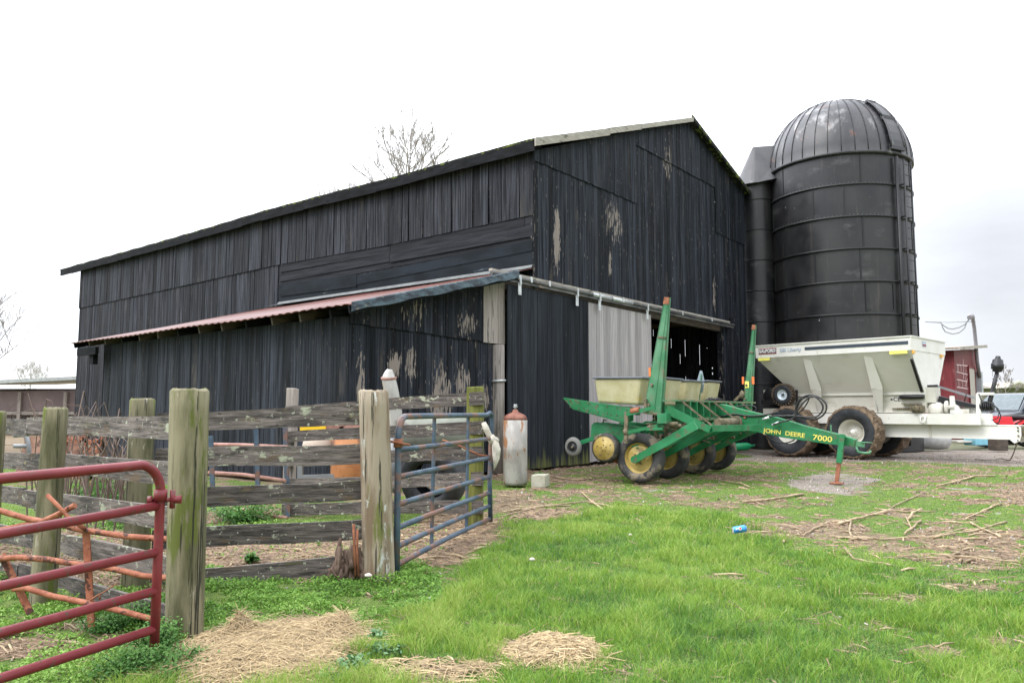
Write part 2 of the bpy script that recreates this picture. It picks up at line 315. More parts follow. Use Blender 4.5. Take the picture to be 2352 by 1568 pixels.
# ================================================================== BLACK BARN
# gable wall runs along g from P0; side wall runs along sdir from the corner C
g=Vector((.6228,.7824,0)); sd_=Vector((-.7824,.6228,0)); Z=Vector((0,0,1)); outg=Vector((.7824,-.6228,0))  # gable faces outg, side wall faces -g
P0=Vector((-.10,17.02,0)); T0=.97; C=P0+g*T0
def A(t,z,o=0): return P0+g*t+outg*o+Z*z            # gable coordinates
def B(s,z,o=0): return C+sd_*s-g*o+Z*z              # side wall coordinates (o = outward)
barn=thing('black_barn','huge weathered black board barn with a red roofed lean-to and a sliding door half open','barn',C)
def boards(mb,fn,t0,t1,zb,zt,o,wid,gap,th=.025,lean=.004,rag=0.0):
    t=t0
    while t<t1-.03:
        w=min(random.uniform(*wid),t1-t)
        gp=random.uniform(*gap)*1.3 if random.random()<.75 else random.uniform(*gap)*3
        a,b=t+gp/2,t+w-gp/2; oo=o+random.uniform(0,.008); ln=random.uniform(-lean,lean)*2
        rb=random.uniform(-rag,rag)
        z0a,z0b=zb(a)+rb,zb(b)+rb; z1a,z1b=zt(a),zt(b)
        if z1a-z0a>.02 or z1b-z0b>.02:
            mb.cur=random.random()
            mb.hexa([fn(a+ln,z0a,oo),fn(b+ln,z0b,oo),fn(b+ln,z0b,oo-th),fn(a+ln,z0a,oo-th),fn(a,z1a,oo),fn(b,z1b,oo),fn(b,z1b,oo-th),fn(a,z1a,oo-th)])
        t+=w
def K(v): return lambda t: v
def lin(pts):
    xs=[p[0] for p in pts]; ys=[p[1] for p in pts]
    return lambda t: float(np.interp(t,xs,ys))
# --- gable
PK=(9.12,10.60); gz=lin([(T0,7.42),PK,(13.76,9.24)])
mb=MB()
boards(mb,A,T0,5.8,K(4.24),K(7.25),0,(.13,.22),(.002,.007))
boards(mb,A,T0,5.8,K(7.18),gz,.03,(.13,.24),(.002,.006),rag=.012)
boards(mb,A,5.8,11.2,K(4.24),lambda t:min(8.96,gz(t)),0,(.13,.22),(.002,.007))
boards(mb,A,5.8,11.2,K(8.89),gz,.03,(.13,.22),(.002,.006),rag=.012)
boards(mb,A,11.2,11.66,K(4.24),lambda t:min(7.4,gz(t)),0,(.13,.2),(.002,.006))
boards(mb,A,11.66,13.76,K(.05),lambda t:min(7.4,gz(t)),0,(.13,.2),(.003,.012))
boards(mb,A,11.2,13.76,K(7.32),gz,.03,(.13,.2),(.003,.012),rag=.01)
PT=[(A(4.6,6.2).x,A(4.6,6.2).y,6.4,.75,.9,.16),(A(1.9,5.5).x,A(1.9,5.5).y,5.5,.22,1.3,.30),(A(4.35,5).x,A(4.35,5).y,5.1,.16,.7,.2),(A(11.0,5.1).x,A(11.0,5.1).y,5.2,.2,.8,.2),(A(7.8,8.6).x,A(7.8,8.6).y,8.9,.5,.8,.13)]
M_gable=black_v('black_gable_boards',.70,patches=PT)
mb.build('gable_wall',M_gable,barn)
# corner edge showing pale wood
mb=MB(); mb.hexa([A(T0-.03,4.2,.02),A(T0+.03,4.2,.02),A(T0+.03,4.2,-.06),A(T0-.03,4.2,-.06),A(T0-.03,7.4,.02),A(T0+.03,7.4,.02),A(T0+.03,7.4,-.06),A(T0-.03,7.4,-.06)])
mb.build('corner_board',black_v('chipped_corner_board',.60),barn)
# header behind door, right jamb
mb=MB(); mb.beam(A(-.1,4.12,-.10),A(11.7,4.12,-.10),.14,.24); mb.build('door_header',M_woodin,barn)
mb=MB(); mb.beam(A(11.62,0,-.08),A(11.62,4.2,-.08),.16,.22,up=g); mb.build('door_jamb',black_v('black_jamb',.6),barn)
# --- side wall, three tiers
SL=24.3
eav=lin([(0,7.42),(2,7.42),(4.4,7.40),(7.1,7.44),(10.4,7.46),(14,7.40),(18.4,7.36),(25.9,7.34)])
bat=lin([(0,5.89),(4.9,5.84),(10.3,5.90),(16.8,5.80),(24.4,5.71)])
mb=MB()
boards(mb,B,0,9.9,lambda t:bat(t)-.02,eav,.035,(.22,.42),(.004,.022),lean=.012)
boards(mb,B,9.9,SL,lambda t:bat(t)-.02,eav,.035,(.16,.36),(.003,.018),lean=.010)
boards(mb,B,10.0,SL,K(.05),lambda t:bat(t)+.05,0,(.15,.3),(.003,.012))
boards(mb,B,.0,10.2,K(.05),K(5.95),-.02,(.2,.3),(.0,.002))
mb.build('side_wall',M_side,barn)
mb=MB()
def plank(s0,s1,za,zb_,h,o,th=.025):
    mb.cur=random.random()
    mb.hexa([B(s0,za,o),B(s1,zb_,o),B(s1,zb_,o-th),B(s0,za,o-th),B(s0,za+h,o),B(s1,zb_+h,o),B(s1,zb_+h,o-th),B(s0,za+h,o-th)])
plank(.25,4.86,5.655,5.60,.22,.02); plank(0,.245,5.61,5.61,.28,.012); plank(0,4.86,5.37,5.33,.275,.035); plank(4.88,9.9,5.60,5.63,.26,.018); plank(4.88,9.9,5.36,5.33,.24,.03)
plank(0,4.9,5.24,5.2,.13,.0); plank(4.9,9.9,5.2,5.18,.16,.0)
mb.build('horizontal_planks',M_hor,barn)
mb=MB()
plank(0,6.22,5.02,4.86,.25,.05,.006); plank(0,6.22,4.66,4.66,.36,.036,.006); plank(6.2,9.9,4.80,4.86,.36,.058,.006); plank(6.2,9.9,4.62,4.66,.18,.036,.006)
mb.build('metal_sheet',M_sheet,barn)
# rear, far side, to keep the inside dark
mb=MB()
Bk=lambda t,z,o=0: P0+g*t+sd_*(SL-.05+o)+Z*z
boards(mb,Bk,T0,13.7,K(.05),gz,0,(.2,.32),(.004,.022),rag=.1)
mb.build('rear_wall',M_side,barn)
mb=MB(); Fr=lambda s,z,o=0: P0+g*(13.74+o)+sd_*s+Z*z
s_=.03
while s_<SL:
    w_=random.uniform(.16,.3); gp=random.choice((.012,.02,.03,.035)) if s_<9 else .004
    cuts=[.05]+sorted(random.uniform(.4,4.6) for _ in range(7))+[9.1]
    mb.cur=random.random()
    for i in range(8):
        gg=gp if (i%2 and cuts[i+1]-cuts[i]<1.1) else .0
        p=Fr(s_+w_/2-gg/2,0); mb.beam(Fr(s_+w_/2-gg/2,cuts[i]),Fr(s_+w_/2-gg/2,cuts[i+1]),.025,w_-gg,up=sd_)
    s_+=w_
mb.build('far_side_wall',M_side,barn)
# --- roof
def slab(mb,fn,segs,th):
    for i in range(len(segs)-1):
        a,b=segs[i],segs[i+1]
        mb.hexa([fn(a,0,-th),fn(b,0,-th),fn(b,1,-th),fn(a,1,-th),fn(a,0,0),fn(b,0,0),fn(b,1,0),fn(a,1,0)])
mb=MB()
def rl(s,k,d):   # k 0 = eave, 1 = ridge
    e=C+sd_*s-g*.24+Z*(eav(s)+.20+d+.012*math.sin(s*5)); r=P0+g*PK[0]+sd_*s+Z*(PK[1]+.03+d); return e if k==0 else r
ss=[-.22]+[x*.62 for x in range(0,41)]+[25.9]
slab(mb,rl,ss,.07)
def rr(s,k,d): return (P0+g*13.95+sd_*s+Z*(9.24+.02+d)) if k==1 else (P0+g*PK[0]+sd_*s+Z*(PK[1]+.03+d))
slab(mb,rr,[-.22,12,25.9],.07)
roof=mb.build('roof',M_roofd,barn)
mb=MB()
for i in range(24):
    s0,s1=-.2+i*1.085,-.2+(i+1)*1.085-.004
    f=lambda s,z,o: C+sd_*s-g*o+Z*(eav(s)+z)
    mb.cur=random.random(); zz=random.uniform(-.015,.01)
    mb.hexa([f(s0,-.10+zz,.25),f(s1,-.10+zz,.25),f(s1,-.10+zz,.2),f(s0,-.10+zz,.2),f(s0,.14,.25),f(s1,.14,.25),f(s1,.14,.2),f(s0,.14,.2)])
mb.build('fascia',M_fascia,barn)
mb=MB()
slab(mb,lambda s,k,d: C+sd_*s-g*(.2 if k==0 else -.1)+Z*(eav(s)-.02+.10*k+d),[-.18,6,12,18,25.8],.02)
mb.build('soffit',M_fascia,barn)
# rake boards: pieces along the left slope and the thin right one
mb=MB()
def rk(t,z,o): return P0+g*t+outg*o+Z*(z)
sl=(PK[1]-7.42)/(PK[0]-T0)
rkz=lambda t: 7.42+(t-.72)*(10.46-7.42)/(9.12-.72)
for (t0,t1,dz,h) in ((.72,4.02,.02,.17),(4.0,5.75,.06,.14),(5.72,9.16,.08,.11)):
    mb.cur=random.random()
    mb.hexa([rk(t0,rkz(t0)+dz-.03,.26),rk(t1,rkz(t1)+dz-.03,.26),rk(t1,rkz(t1)+dz-.03,.22),rk(t0,rkz(t0)+dz-.03,.22),rk(t0,rkz(t0)+dz+h,.26),rk(t1,rkz(t1)+dz+h,.26),rk(t1,rkz(t1)+dz+h,.22),rk(t0,rkz(t0)+dz+h,.22)])
mb.build('rake_board',M_rake,barn)
mb=MB(); mb.hexa([rk(9.1,10.60,.25),rk(13.97,9.12,.25),rk(13.97,9.12,.22),rk(9.1,10.60,.22),rk(9.1,10.74,.25),rk(13.97,9.27,.25),rk(13.97,9.27,.22),rk(9.1,10.74,.22)])
mb.build('rake_board',M_roofd,barn)
# interior timbers seen through the door
for k in range(5):
    s=4.4*k+3.0
    for t in (4.9,10.3):
        mb=MB(); q=P0+g*t+sd_*s; mb.beam(q,q+Z*6.5,.2,.2,up=g); mb.build('inner_post',M_woodin,barn)
for z in (1.55,2.15,3.1,4.4):
    mb=MB(); mb.beam(P0+g*1.2+sd_*(SL-.35)+Z*z,P0+g*13.6+sd_*(SL-.35)+Z*z,.08,.22); mb.build('inner_rail',M_woodin,barn)
for z in (1.75,2.35,4.6):
    mb=MB(); mb.beam(P0+g*13.62+sd_*.3+Z*z,P0+g*13.62+sd_*20.+Z*z,.06,.17); mb.build('inner_rail',PM('brown_rail_%d'%(z*100),(.12,.085,.06),(.17,.12,.09),sc=(2,2,20)),barn)
# --- lean-to
LT0=-4.44; LL=9.45; LC=P0+g*LT0
lz=lambda t: 3.04+(t-LT0)*(4.45-3.04)/(T0-LT0)
D=lambda s,z,o=0: LC+sd_*s-g*o+Z*z
mb=MB(); boards(mb,D,0,LL-.05,K(.04),K(2.98),0,(.16,.28),(.002,.008)); mb.build('lean_to_wall',M_lean,barn)
LP=[(A(-3.35,2.05).x,A(-3.35,2.05).y,2.15,.28,.42,.22),(A(-2.95,1.9).x,A(-2.95,1.9).y,2.2,.22,.5,.22),(A(-2.1,1.5).x,A(-2.1,1.5).y,1.55,.40,1.15,.24),(A(-1.5,1.9).x,A(-1.5,1.9).y,1.9,.4,.55,.2),(A(-1.15,1.3).x,A(-1.15,1.3).y,.9,.35,1.0,.17),(A(-.85,2.).x,A(-.85,2.).y,1.6,.42,.5,.20),(A(-4.15,1.5).x,A(-4.15,1.5).y,1.6,.16,1.4,.21),(A(-2.9,3.2).x,A(-2.9,3.2).y,3.2,.5,.5,.13),(A(-1.35,3.2).x,A(-1.35,3.2).y,3.1,.45,.5,.17)]
M_lg=black_v('peeling_lean_to_gable_boards',.70,patches=LP)
mb=MB()
boards(mb,A,LT0,-.50,K(.04),K(2.84),0,(.14,.24),(.002,.008))
boards(mb,A,LT0-.0,-.86,lambda t:2.85-.02*(t-LT0),lz,.035,(.15,.26),(.002,.006),rag=.012)
mb.build('lean_to_gable',M_lg,barn)
mb=MB(); boards(mb,A,-.86,-.13,K(2.76),lz,.04,(.22,.27),(.002,.005)); mb.build('bare_board',M_palep,barn)
mb=MB(); mb.lathe(A(-.34,0,-.02),Z,[(.17,0),(.165,1.5),(.16,2.74)],16,jit=.03); mb.build('corner_post',M_palep,barn)
mb=MB(); boards(mb,lambda t,z,o=0:P0-sd_*-.1+g*t+sd_*(LL-.1)+Z*z,LT0,T0,K(.04),lz,0,(.2,.28),(0,.003)); mb.build('lean_to_rear_wall',M_lean,barn)
# corrugated red roof
mb=MB(); TW=T0-LT0; n=150; rows=8; vs=[]
for j in range(rows+1):
    t=LT0-.42+(TW+.42)*j/rows
    for i in range(n+1):
        s=-.52+(LL+1.2+.32)*i/n
        z=lz(t)+.15-.006*s+.014*math.sin(s*2*math.pi/.23)+.01*math.sin(s*1.3+t)
        vs.append(P0+g*t+sd_*s+Z*z)
fs=[(j*(n+1)+i,j*(n+1)+i+1,(j+1)*(n+1)+i+1,(j+1)*(n+1)+i) for j in range(rows) for i in range(n) if not (-.52+(LL+1.52)*i/n<-.02 and j>=rows-2)]
mb.add(vs,fs,True); rf=mb.build('lean_to_roof',M_red,barn)
sm=rf.modifiers.new('thick','SOLIDIFY'); sm.thickness=.012; sm.offset=-1
for i in range(13):
    s=.15+i*.86; mb=MB()
    a=P0+g*(LT0-.30)+sd_*s; b=P0+g*(LT0+1.5)+sd_*s
    mb.beam(a+Z*(lz(LT0-.30)+.03),b+Z*(lz(LT0+1.5)+.03),.05,.15); mb.build('rafter',M_woodin if i%3 else M_fascia,barn)
mb=MB(); e=P0+g*(LT0-.36)
mb.beam(e+sd_*-.45+Z*2.90,e+sd_*(LL+1.)+Z*2.90,.03,.10); pass
# end beam at the far end of the eave
mb=MB(); mb.beam(D(LL+.75,2.80,.3),D(LL-.3,2.80,.3),.08,.18); mb.beam(D(LL+.15,2.60,.22),D(LL-.05,2.60,.22),.12,.25); mb.build('eave_bracket',M_fascia,barn)
# flashings
mb=MB(); vs=[];m=40
for i in range(m+1):
    s=.0+(LL+.45)*i/m; w=.16+.03*math.sin(i*1.9)+.02*math.sin(i*4.7)
    q=C+sd_*s; zt=4.45+.22
    vs+= [q-g*.045+Z*(zt+.02),q-g*.09+Z*(zt-.05),q-g*(.32+w)+Z*(lz(T0-.32-w)+.19)]
mb.add(vs,[(3*i+k,3*i+3+k,3*i+4+k,3*i+1+k) for i in range(m) for k in (0,1)],False); f_=mb.build('roof_flashing',M_flash,barn)
sm=f_.modifiers.new('thick','SOLIDIFY'); sm.thickness=.004
mb=MB()
for (t0,t1) in ((LT0-.42,-2.2),(-2.22,-.30)):
    vs=[]
    for i in range(9):
        t=t0+(t1-t0)*i/8; w=.018*math.sin(i*1.7)
        vs+=[A(t,lz(t)+.20,.545),A(t,lz(t)+.185,.56),A(t,lz(t)+.045+w,.565),A(t,lz(t)+.035+w,.55)]
    mb.add(vs,[(4*i+k,4*i+4+k,4*i+5+k,4*i+1+k) for i in range(8) for k in (0,1,2)])
f_=mb.build('rake_flashing',M_blueflash,barn); sm=f_.modifiers.new('thick','SOLIDIFY'); sm.thickness=.004
mb=MB(); mb.beam(A(LT0-.42,lz(LT0-.42)+.07,.50),A(-.30,lz(-.30)+.07,.50),.04,.13); mb.build('barge_board',M_fascia,barn)
mb=MB(); slab(mb,lambda t,k,d: A(t,lz(t)+.12+d,.5*k),[LT0-.3,-.2],.02); mb.build('lean_to_soffit',M_fascia,barn)
# --- sliding doors and track
def door(t0,t1,z0,z1,m,o,moss=None):
    mb=MB(); boards(mb,A,t0,t1,K(z0),K(z1),o,(.15,.20),(.001,.004),rag=.01)
    d=mb.build('sliding_door',m,barn)
    mb=MB()
    for z in (.5,2.1,3.8): mb.beam(A(t0+.05,z,o-.06),A(t1-.05,z,o-.06),.04,.14)
    mb.build('door_brace',M_woodin,d); return d
d1=door(-.17,3.05,.03,4.08,PM('black_door_boards',(.009,.0115,.015),(.025,.029,.036),sc=(22,22,.7),rough=.7,bump=.5,bsc=(45,45,1.5),rnd=.45,spec=.16,
   spots=[((.115,.125,.045),(7,7,.5),.70,.25),((.22,.20,.19),(12,12,1.2),.76,.03)],patches=[(A(t,0,.2).x,A(t,0,.2).y,-.1,1.0,.75,.34) for t in (.2,1.1,2.0,2.9)]+[(A(.75,0,.2).x,A(.75,0,.2).y,1.2,.2,1.7,.16)]),.14)
d1['label']='black boarded sliding door with green algae along its foot'
d2=door(3.09,6.36,.06,4.04,M_pale,.12); d2['label']='bare pale grey boarded sliding door'
mb=MB()
segs=[(-.79,1.3),(1.3,2.9),(2.9,4.05),(4.05,5.1),(5.1,6.7),(6.7,9.1),(9.1,12.07)]
mb.tube([A(-.79,4.235,.2),A(12.07,4.235,.2)],.052,8); mb.beam(A(-.79,4.16,.2),A(12.07,4.16,.2),.03,.05)
tr=mb.build('door_track',M_track,barn)
mb=MB(); mb.beam(A(-.72,4.33,.11),A(12.0,4.33,.11),.09,.05); mb.build('track_board',M_rake,tr)
for (t0,t1) in ((3.15,4.05),(4.1,5.15)):
    mb=MB(); mb.tube([A(t0,4.24,.203),A(t1,4.24,.203)],.058,8); mb.build('track_sleeve',M_galv,tr)
for t in (.14,2.42,.45+3.0,5.95):
    mb=MB(); mb.box(A(t,4.0,.235),(.11,.012,.26),rz=math.atan2(g.y,g.x)); mb.box(A(t,4.2,.26),(.05,.03,.2),rz=math.atan2(g.y,g.x)); mb.build('door_hanger',M_galv,barn)
for t in (.55,1.25,4.6,8.1,10.2):
    mb=MB(); mb.box(A(t,4.26,.26),(.05,.02,.13),rz=math.atan2(g.y,g.x)); mb.build('track_bracket',M_galv,barn)
mb=MB(); mb.box(A(11.95,4.3,.15),(.12,.1,.35),rz=math.atan2(g.y,g.x)); mb.build('track_stop',M_fascia,barn)
# wall handle on lean-to gable
mb=MB(); mb.tube([A(-.55,1.95,.03),A(-.40,1.96,.16),A(-.26,1.97,.15)],.025,6); mb.build('door_latch',M_galv,barn)

# ================================================================== SILO
SC=Vector((11.86,27.55,0)); SR=2.37; SZ=9.95
silo=thing('silo','tall black riveted steel silo with a ribbed dome and side ladder','silo',SC)
to=math.atan2(-SC.y,-SC.x)             # direction to the camera
mb=MB(); prof=[]
mb.lathe(SC,Z,[(SR,0),(SR,SZ)],96,closed=False); mb.build('tank_wall',M_silo,silo)
rings=[SZ-1.09*k for k in range(9)]
for z in rings:
    mb=MB(); mb.lathe(SC,Z,[(SR+.002,z-.05),(SR+.05,z-.035),(SR+.05,z+.012),(SR+.004,z+.018)],96,closed=False); mb.build('hoop',M_silod,silo)
mb=MB()
def sp(a,z,r=SR): return SC+Vector((math.cos(to+a)*r,math.sin(to+a)*r,z))
for k,z in enumerate(rings[:-1]):
    for a in ([-.86,.30,1.25,-1.4] if k%2==0 else [-.35,.25-.18*(k%3),1.05,-1.2]):
        mb=MB(); mb.beam(sp(a,z-.03,SR+.008),sp(a,z-1.07,SR+.008),.05,.016,up=(math.cos(to+a),math.sin(to+a),0)); mb.build('sheet_seam',M_silod,silo)
mb=MB()
for a in np.linspace(-1.1,.75,34):
    for z in rings[1:3]: mb.lathe(sp(a,z+.05,SR),(math.cos(to+a),math.sin(to+a),0),[(.011,0),(.008,.010)],6)
mb.build('rivet_row',M_grey,silo)
# unloading door panel
mb=MB()
for a0,a1,z0,z1 in ((.30,.71,5.62-.04,SZ-1.09*4+.0),):
    z1=5.5;z0=4.62; q=[sp(a0,z0,SR+.012),sp(a1,z0,SR+.012),sp(a1,z1,SR+.012),sp(a0,z1,SR+.012)]
    for i in range(4): mb.beam(q[i],q[(i+1)%4],.04,.03,up=(math.cos(to+.5),math.sin(to+.5),0))
mb.build('hatch_frame',M_silod,silo)
# dome
mb=MB(); DP_=[]
DH=2.56; ns=36
pr=[(SR+.10,SZ-.07),(SR+.10,SZ+.0)]+[((SR+.08)*math.cos(a),SZ+DH*math.sin(a)) for a in np.linspace(.02,math.pi/2-.03,16)]
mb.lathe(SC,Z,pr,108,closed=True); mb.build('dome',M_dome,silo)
mb=MB()
for k in range(ns):
    a=2*math.pi*k/ns; P=[SC+Vector((math.cos(a)*(SR+.09)*math.cos(e),math.sin(a)*(SR+.09)*math.cos(e),SZ+.01+(DH+.012)*math.sin(e))) for e in np.linspace(0,1.52,14)]
    mb.tube(P,.013,4)
mb.build('dome_rib',M_silod,silo)
mb=MB()
dp=lambda a,e,r=.05: SC+Vector((math.cos(to+a)*(SR+.08+r)*math.cos(e),math.sin(to+a)*(SR+.08+r)*math.cos(e),SZ+(DH+r)*math.sin(e)))
for e0,e1 in ((.05,.5),(.52,.92)):
    P=[dp(a,e,.09) for e in np.linspace(e0,e1,5) for a in (.72,.98)]
    mb.add(P,[(2*i,2*i+1,2*i+3,2*i+2) for i in range(4)])
    for a in (.72,.98): mb.tube([dp(a,e,.09) for e in np.linspace(e0,e1,5)],.035,4)
    for e in (e0,e1): mb.beam(dp(.72,e,.07),dp(.98,e,.07),.05,.08)
hh=mb.build('dome_hatch',M_dome,silo); hm=hh.modifiers.new('t','SOLIDIFY'); hm.thickness=.03
# ladder
mb=MB(); la=.98
for a in (la-.075,la+.085):
    mb.tube([sp(a,.6,SR+.22),sp(a,SZ-.25,SR+.22)],.028,6)
for z in np.arange(.9,SZ-.4,.36): mb.tube([sp(la-.075,z,SR+.22),sp(la+.085,z,SR+.22)],.013,5)
for z in rings[1:]: 
    for a in (la-.075,la+.085): mb.beam(sp(a,z,SR),sp(a,z,SR+.24),.04,.04)
mb.build('ladder',M_silod,silo)
mb=MB(); mb.tube([sp(la-.16,.2,SR+.11),sp(la-.16,SZ-.15,SR+.11)],.06,8)
for z in rings[1:]: mb.beam(sp(la-.16,z-.02,SR),sp(la-.16,z-.02,SR+.12),.1,.05)
mb.build('filler_pipe',M_silod,silo)
# chute
CH=Vector((9.06,28.15,0)); CR=.60
mb=MB(); mb.lathe(CH,Z,[(CR,0),(CR,9.75)],40,closed=False); ch=mb.build('chute',M_silo,silo)
for k in range(8):
    mb=MB(); z=9.0-1.12*k; mb.lathe(CH,Z,[(CR+.002,z-.03),(CR+.022,z-.02),(CR+.022,z+.01),(CR+.002,z+.02)],40,closed=False); mb.build('chute_hoop',M_silod,ch)
dd=(SC-CH).normalized(); pp=Vector((-dd.y,dd.x,0))
mb=MB(); n=20; low=[];top=[]
for k in range(n):
    a=math.pi/2+math.pi*k/(n-1)          # outer half circle
    low.append(CH+dd*math.cos(a)*.80+pp*math.sin(a)*.80+Z*(9.55)); top.append(CH+dd*.02+dd*math.cos(a)*.10+pp*math.sin(a)*.03+Z*11.12)
lo2=[CH+dd*1.2-pp*.8+Z*9.75,CH+dd*1.2+pp*.8+Z*9.75]; t2=[CH+dd*1.3-pp*.03+Z*11.12,CH+dd*1.3+pp*.03+Z*11.12]
low=low+[lo2[0],lo2[1]]; top=top+[t2[0],t2[1]]
m=len(low); mb.add(low+top,[(k,(k+1)%m,m+(k+1)%m,m+k) for k in range(m)]+[tuple(range(m,2*m)),tuple(reversed(range(m)))],False)
mb.build('chute_cap',M_dome,silo)
# ================================================================== GROUND (one sheet to the horizon)
def vnoise(x,y,sc,seed=0):
    x=np.asarray(x)*sc+seed*17.3; y=np.asarray(y)*sc+seed*9.1
    xi=np.floor(x).astype(np.int64); yi=np.floor(y).astype(np.int64); fx=x-xi; fy=y-yi
    fx=fx*fx*(3-2*fx); fy=fy*fy*(3-2*fy)
    def h(a,b):
        n=(a*374761393+b*668265263+seed*1442695)&0x7fffffff; n=((n^(n>>13))*1274126177)&0x7fffffff
        return ((n^(n>>16))&0xffff)/65535.
    return (h(xi,yi)*(1-fx)+h(xi+1,yi)*fx)*(1-fy)+(h(xi,yi+1)*(1-fx)+h(xi+1,yi+1)*fx)*fy
def fbm(x,y,sc,seed=0,o=4):
    t=0;a=.5;s=0
    for i in range(o): t=t+a*vnoise(x,y,sc*2**i,seed+i); s+=a; a*=.5
    return t/s
def sst(a,b,v): 
    t=np.clip((v-a)/(b-a),0,1); return t*t*(3-2*t)
def to_px(x,y):           # where a ground spot is in the survey photo (the plan below is drawn on it)
    dx,dy,dz=x,y,-EYE; f=dy*math.cos(TH)+dz*math.sin(TH); u=-dy*math.sin(TH)+dz*math.cos(TH)
    f=np.maximum(f,.05); return CX+F*dx/f, CY-F*u/f
bx=[-400,300,1000,1135,1200,1300,1480,1580,1660,1760,1850,2000,2080,2352,3200]
by=[1700,1520,1345,1215,1195,1172,1150,1158,1188,1208,1240,1272,1292,1312,1330]
def blobs(X,Y,L_):
    t=np.zeros_like(X)
    for (cx,cy,rx,ry,s) in L_: t=np.maximum(t,s*sst(1.25,.55,np.sqrt(((X-cx)/rx)**2+((Y-cy)/ry)**2)))
    return t
def zones(x,y):
    """returns lush, short, clover, straw, dirt, gravel, chalk in 0..1"""
    x=np.asarray(x,float);y=np.asarray(y,float)
    X,Y=to_px(x,y)
    n1=fbm(x,y,.9,3)-.5; n2=fbm(x,y,3.2,11)-.5; n3=fbm(x,y,9.,5)-.5
    Yb=np.interp(X,bx,by); d=(Y-Yb)/np.clip((Yb-945)/8,8,60)
    lush=sst(-.5,1.2,d+n1*3.2+n2*2.5)
    inv=(y>0)&(y<40)
    bare=blobs(X,Y,[(1240,1500,110,38,1),(1000,1545,130,30,.9),(1455,1555,80,26,.7),(2080,1395,95,20,.75),(2000,1440,60,16,.5),(1900,1425,45,14,.6),(2250,1345,120,22,.7),(2300,1480,70,14,.6),(600,1500,190,80,1),(1790,1212,90,16,.5),(1960,1485,60,12,.4),(1650,1330,60,9,.5),(2150,1500,70,16,.7),(1800,1290,50,8,.5),(2060,1385,110,24,.9),(1310,1380,40,8,.4),(700,1405,60,12,.5)])
    straw=blobs(X,Y,[(600,1262,190,42,1),(780,1235,160,30,.8),(1010,1230,150,32,1),(1060,1195,110,22,.9),(200,1275,260,66,1),(1000,1268,90,20,.7),(1260,1178,90,12,.7),(60,1475,120,30,.6)])
    wood=blobs(X,Y,[(1310,1092,110,12,1),(1480,1112,180,10,.6),(1200,1150,90,20,.7),(1400,1135,260,20,.55),(1700,1150,220,16,.5),(1860,1218,240,26,.75),(2100,1240,330,34,.68),(2250,1275,150,22,.9),(2000,1195,330,14,.45),(2230,1300,110,14,.6)])
    road=sst(1064,1052,Y+n1*14+n2*8)*sst(1600,1800,X+n1*150)*sst(1012,1022,Y+n1*6)
    road=np.maximum(road,sst(1062,1050,Y-12+n1*10)*sst(1950,2350,X)*sst(1026,1034,Y)*.9)
    patch=blobs(X+n1*120,Y+n1*16+n2*12,[(1915,1106,112,25,1.),(2200,1060,260,8,.5)])*(.45+.55*sst(-.22,.12,n2+n3*.7))
    grav=np.clip(np.maximum(road,patch),0,1)
    chalk=blobs(X,Y,[(2150,1120,190,9,.6),(2300,1130,100,12,.5),(1500,1122,70,5,.6),(1260,1128,60,10,.6),(2250,1175,110,5,.6),(1960,1162,60,7,.5)])*sst(-.05,.10,n3+n2*.5)
    mid=sst(1.2,-.5,d+n1*3.2+n2*2.5)
    pen=blobs(X,Y,[(700,1150,420,60,1)])*sst(1.0,.9,Y/1230.)
    dirt=np.clip(wood*sst(-.22,.12,n2+n3*.6)+bare*sst(-.28,.02,n2*.6+n3)+straw*sst(-.42,-.12,n2+n3),0,1)
    dirt=np.maximum(dirt,mid*sst(-.04,.14,n2*.9+n1*.7-.06)*.85)
    # against the barn foot and inside it
    inb=((x-P0.x)*outg.x+(y-P0.y)*outg.y)
    t=(x-P0.x)*g.x+(y-P0.y)*g.y
    dirt=np.where((inb<.55)&(t>-4.6)&(t<14),1.,dirt); grav=np.where((inb<.1)&(t>-4.6)&(t<13.7),0,grav)
    clover=(X<1010+n1*300)&(Y>1200)
    return lush,mid,clover,np.clip(straw,0,1),np.clip(dirt,0,1),grav,np.clip(chalk,0,1),X,Y
def hgt(x,y):
    near=sst(30,16,y)*sst(-1,3,y)
    lush=zones(x,y)[0]
    return (.05*(fbm(x,y,.7,21)-.5)+.025*(fbm(x,y,3,22)-.5)+.03*lush)*near-.03
def axis(a,b,st,lo,hi):
    m=list(np.arange(a,b+1e-6,st)); l=[];r=[];s=st;v=a
    while v>lo: s*=1.35; v-=s; l.append(v)
    s=st;v=b
    while v<hi: s*=1.35; v+=s; r.append(v)
    return np.array(l[::-1]+m+r)
gx=axis(-11,19,.09,-900,900); gy=axis(2.6,26,.09,-200,1500)
GX,GY=np.meshgrid(gx,gy); nx,ny=len(gx),len(gy)
zx=GX.ravel();zy=GY.ravel(); z_=zones(zx,zy); hz=hgt(zx,zy)
me=bpy.data.meshes.new('ground'); idx=np.arange(nx*ny).reshape(ny,nx)
q=np.stack([idx[:-1,:-1],idx[:-1,1:],idx[1:,1:],idx[1:,:-1]],-1).reshape(-1,4)
def npmesh(me,co,quads=None,tris=None):
    nq=0 if quads is None else len(quads); nt_=0 if tris is None else len(tris)
    me.vertices.add(len(co)); me.vertices.foreach_set('co',np.asarray(co,np.float32).ravel())
    loops=np.concatenate([a.ravel() for a in (quads,tris) if a is not None]).astype(np.int32)
    me.loops.add(len(loops)); me.loops.foreach_set('vertex_index',loops)
    me.polygons.add(nq+nt_)
    st=np.concatenate([np.arange(nq)*4,nq*4+np.arange(nt_)*3]).astype(np.int32)
    me.polygons.foreach_set('loop_start',st); 
    me.update(calc_edges=True); me.validate()
npmesh(me,np.stack([zx,zy,hz],1),q)
far=(zy>27)|(np.abs(zx)>22)
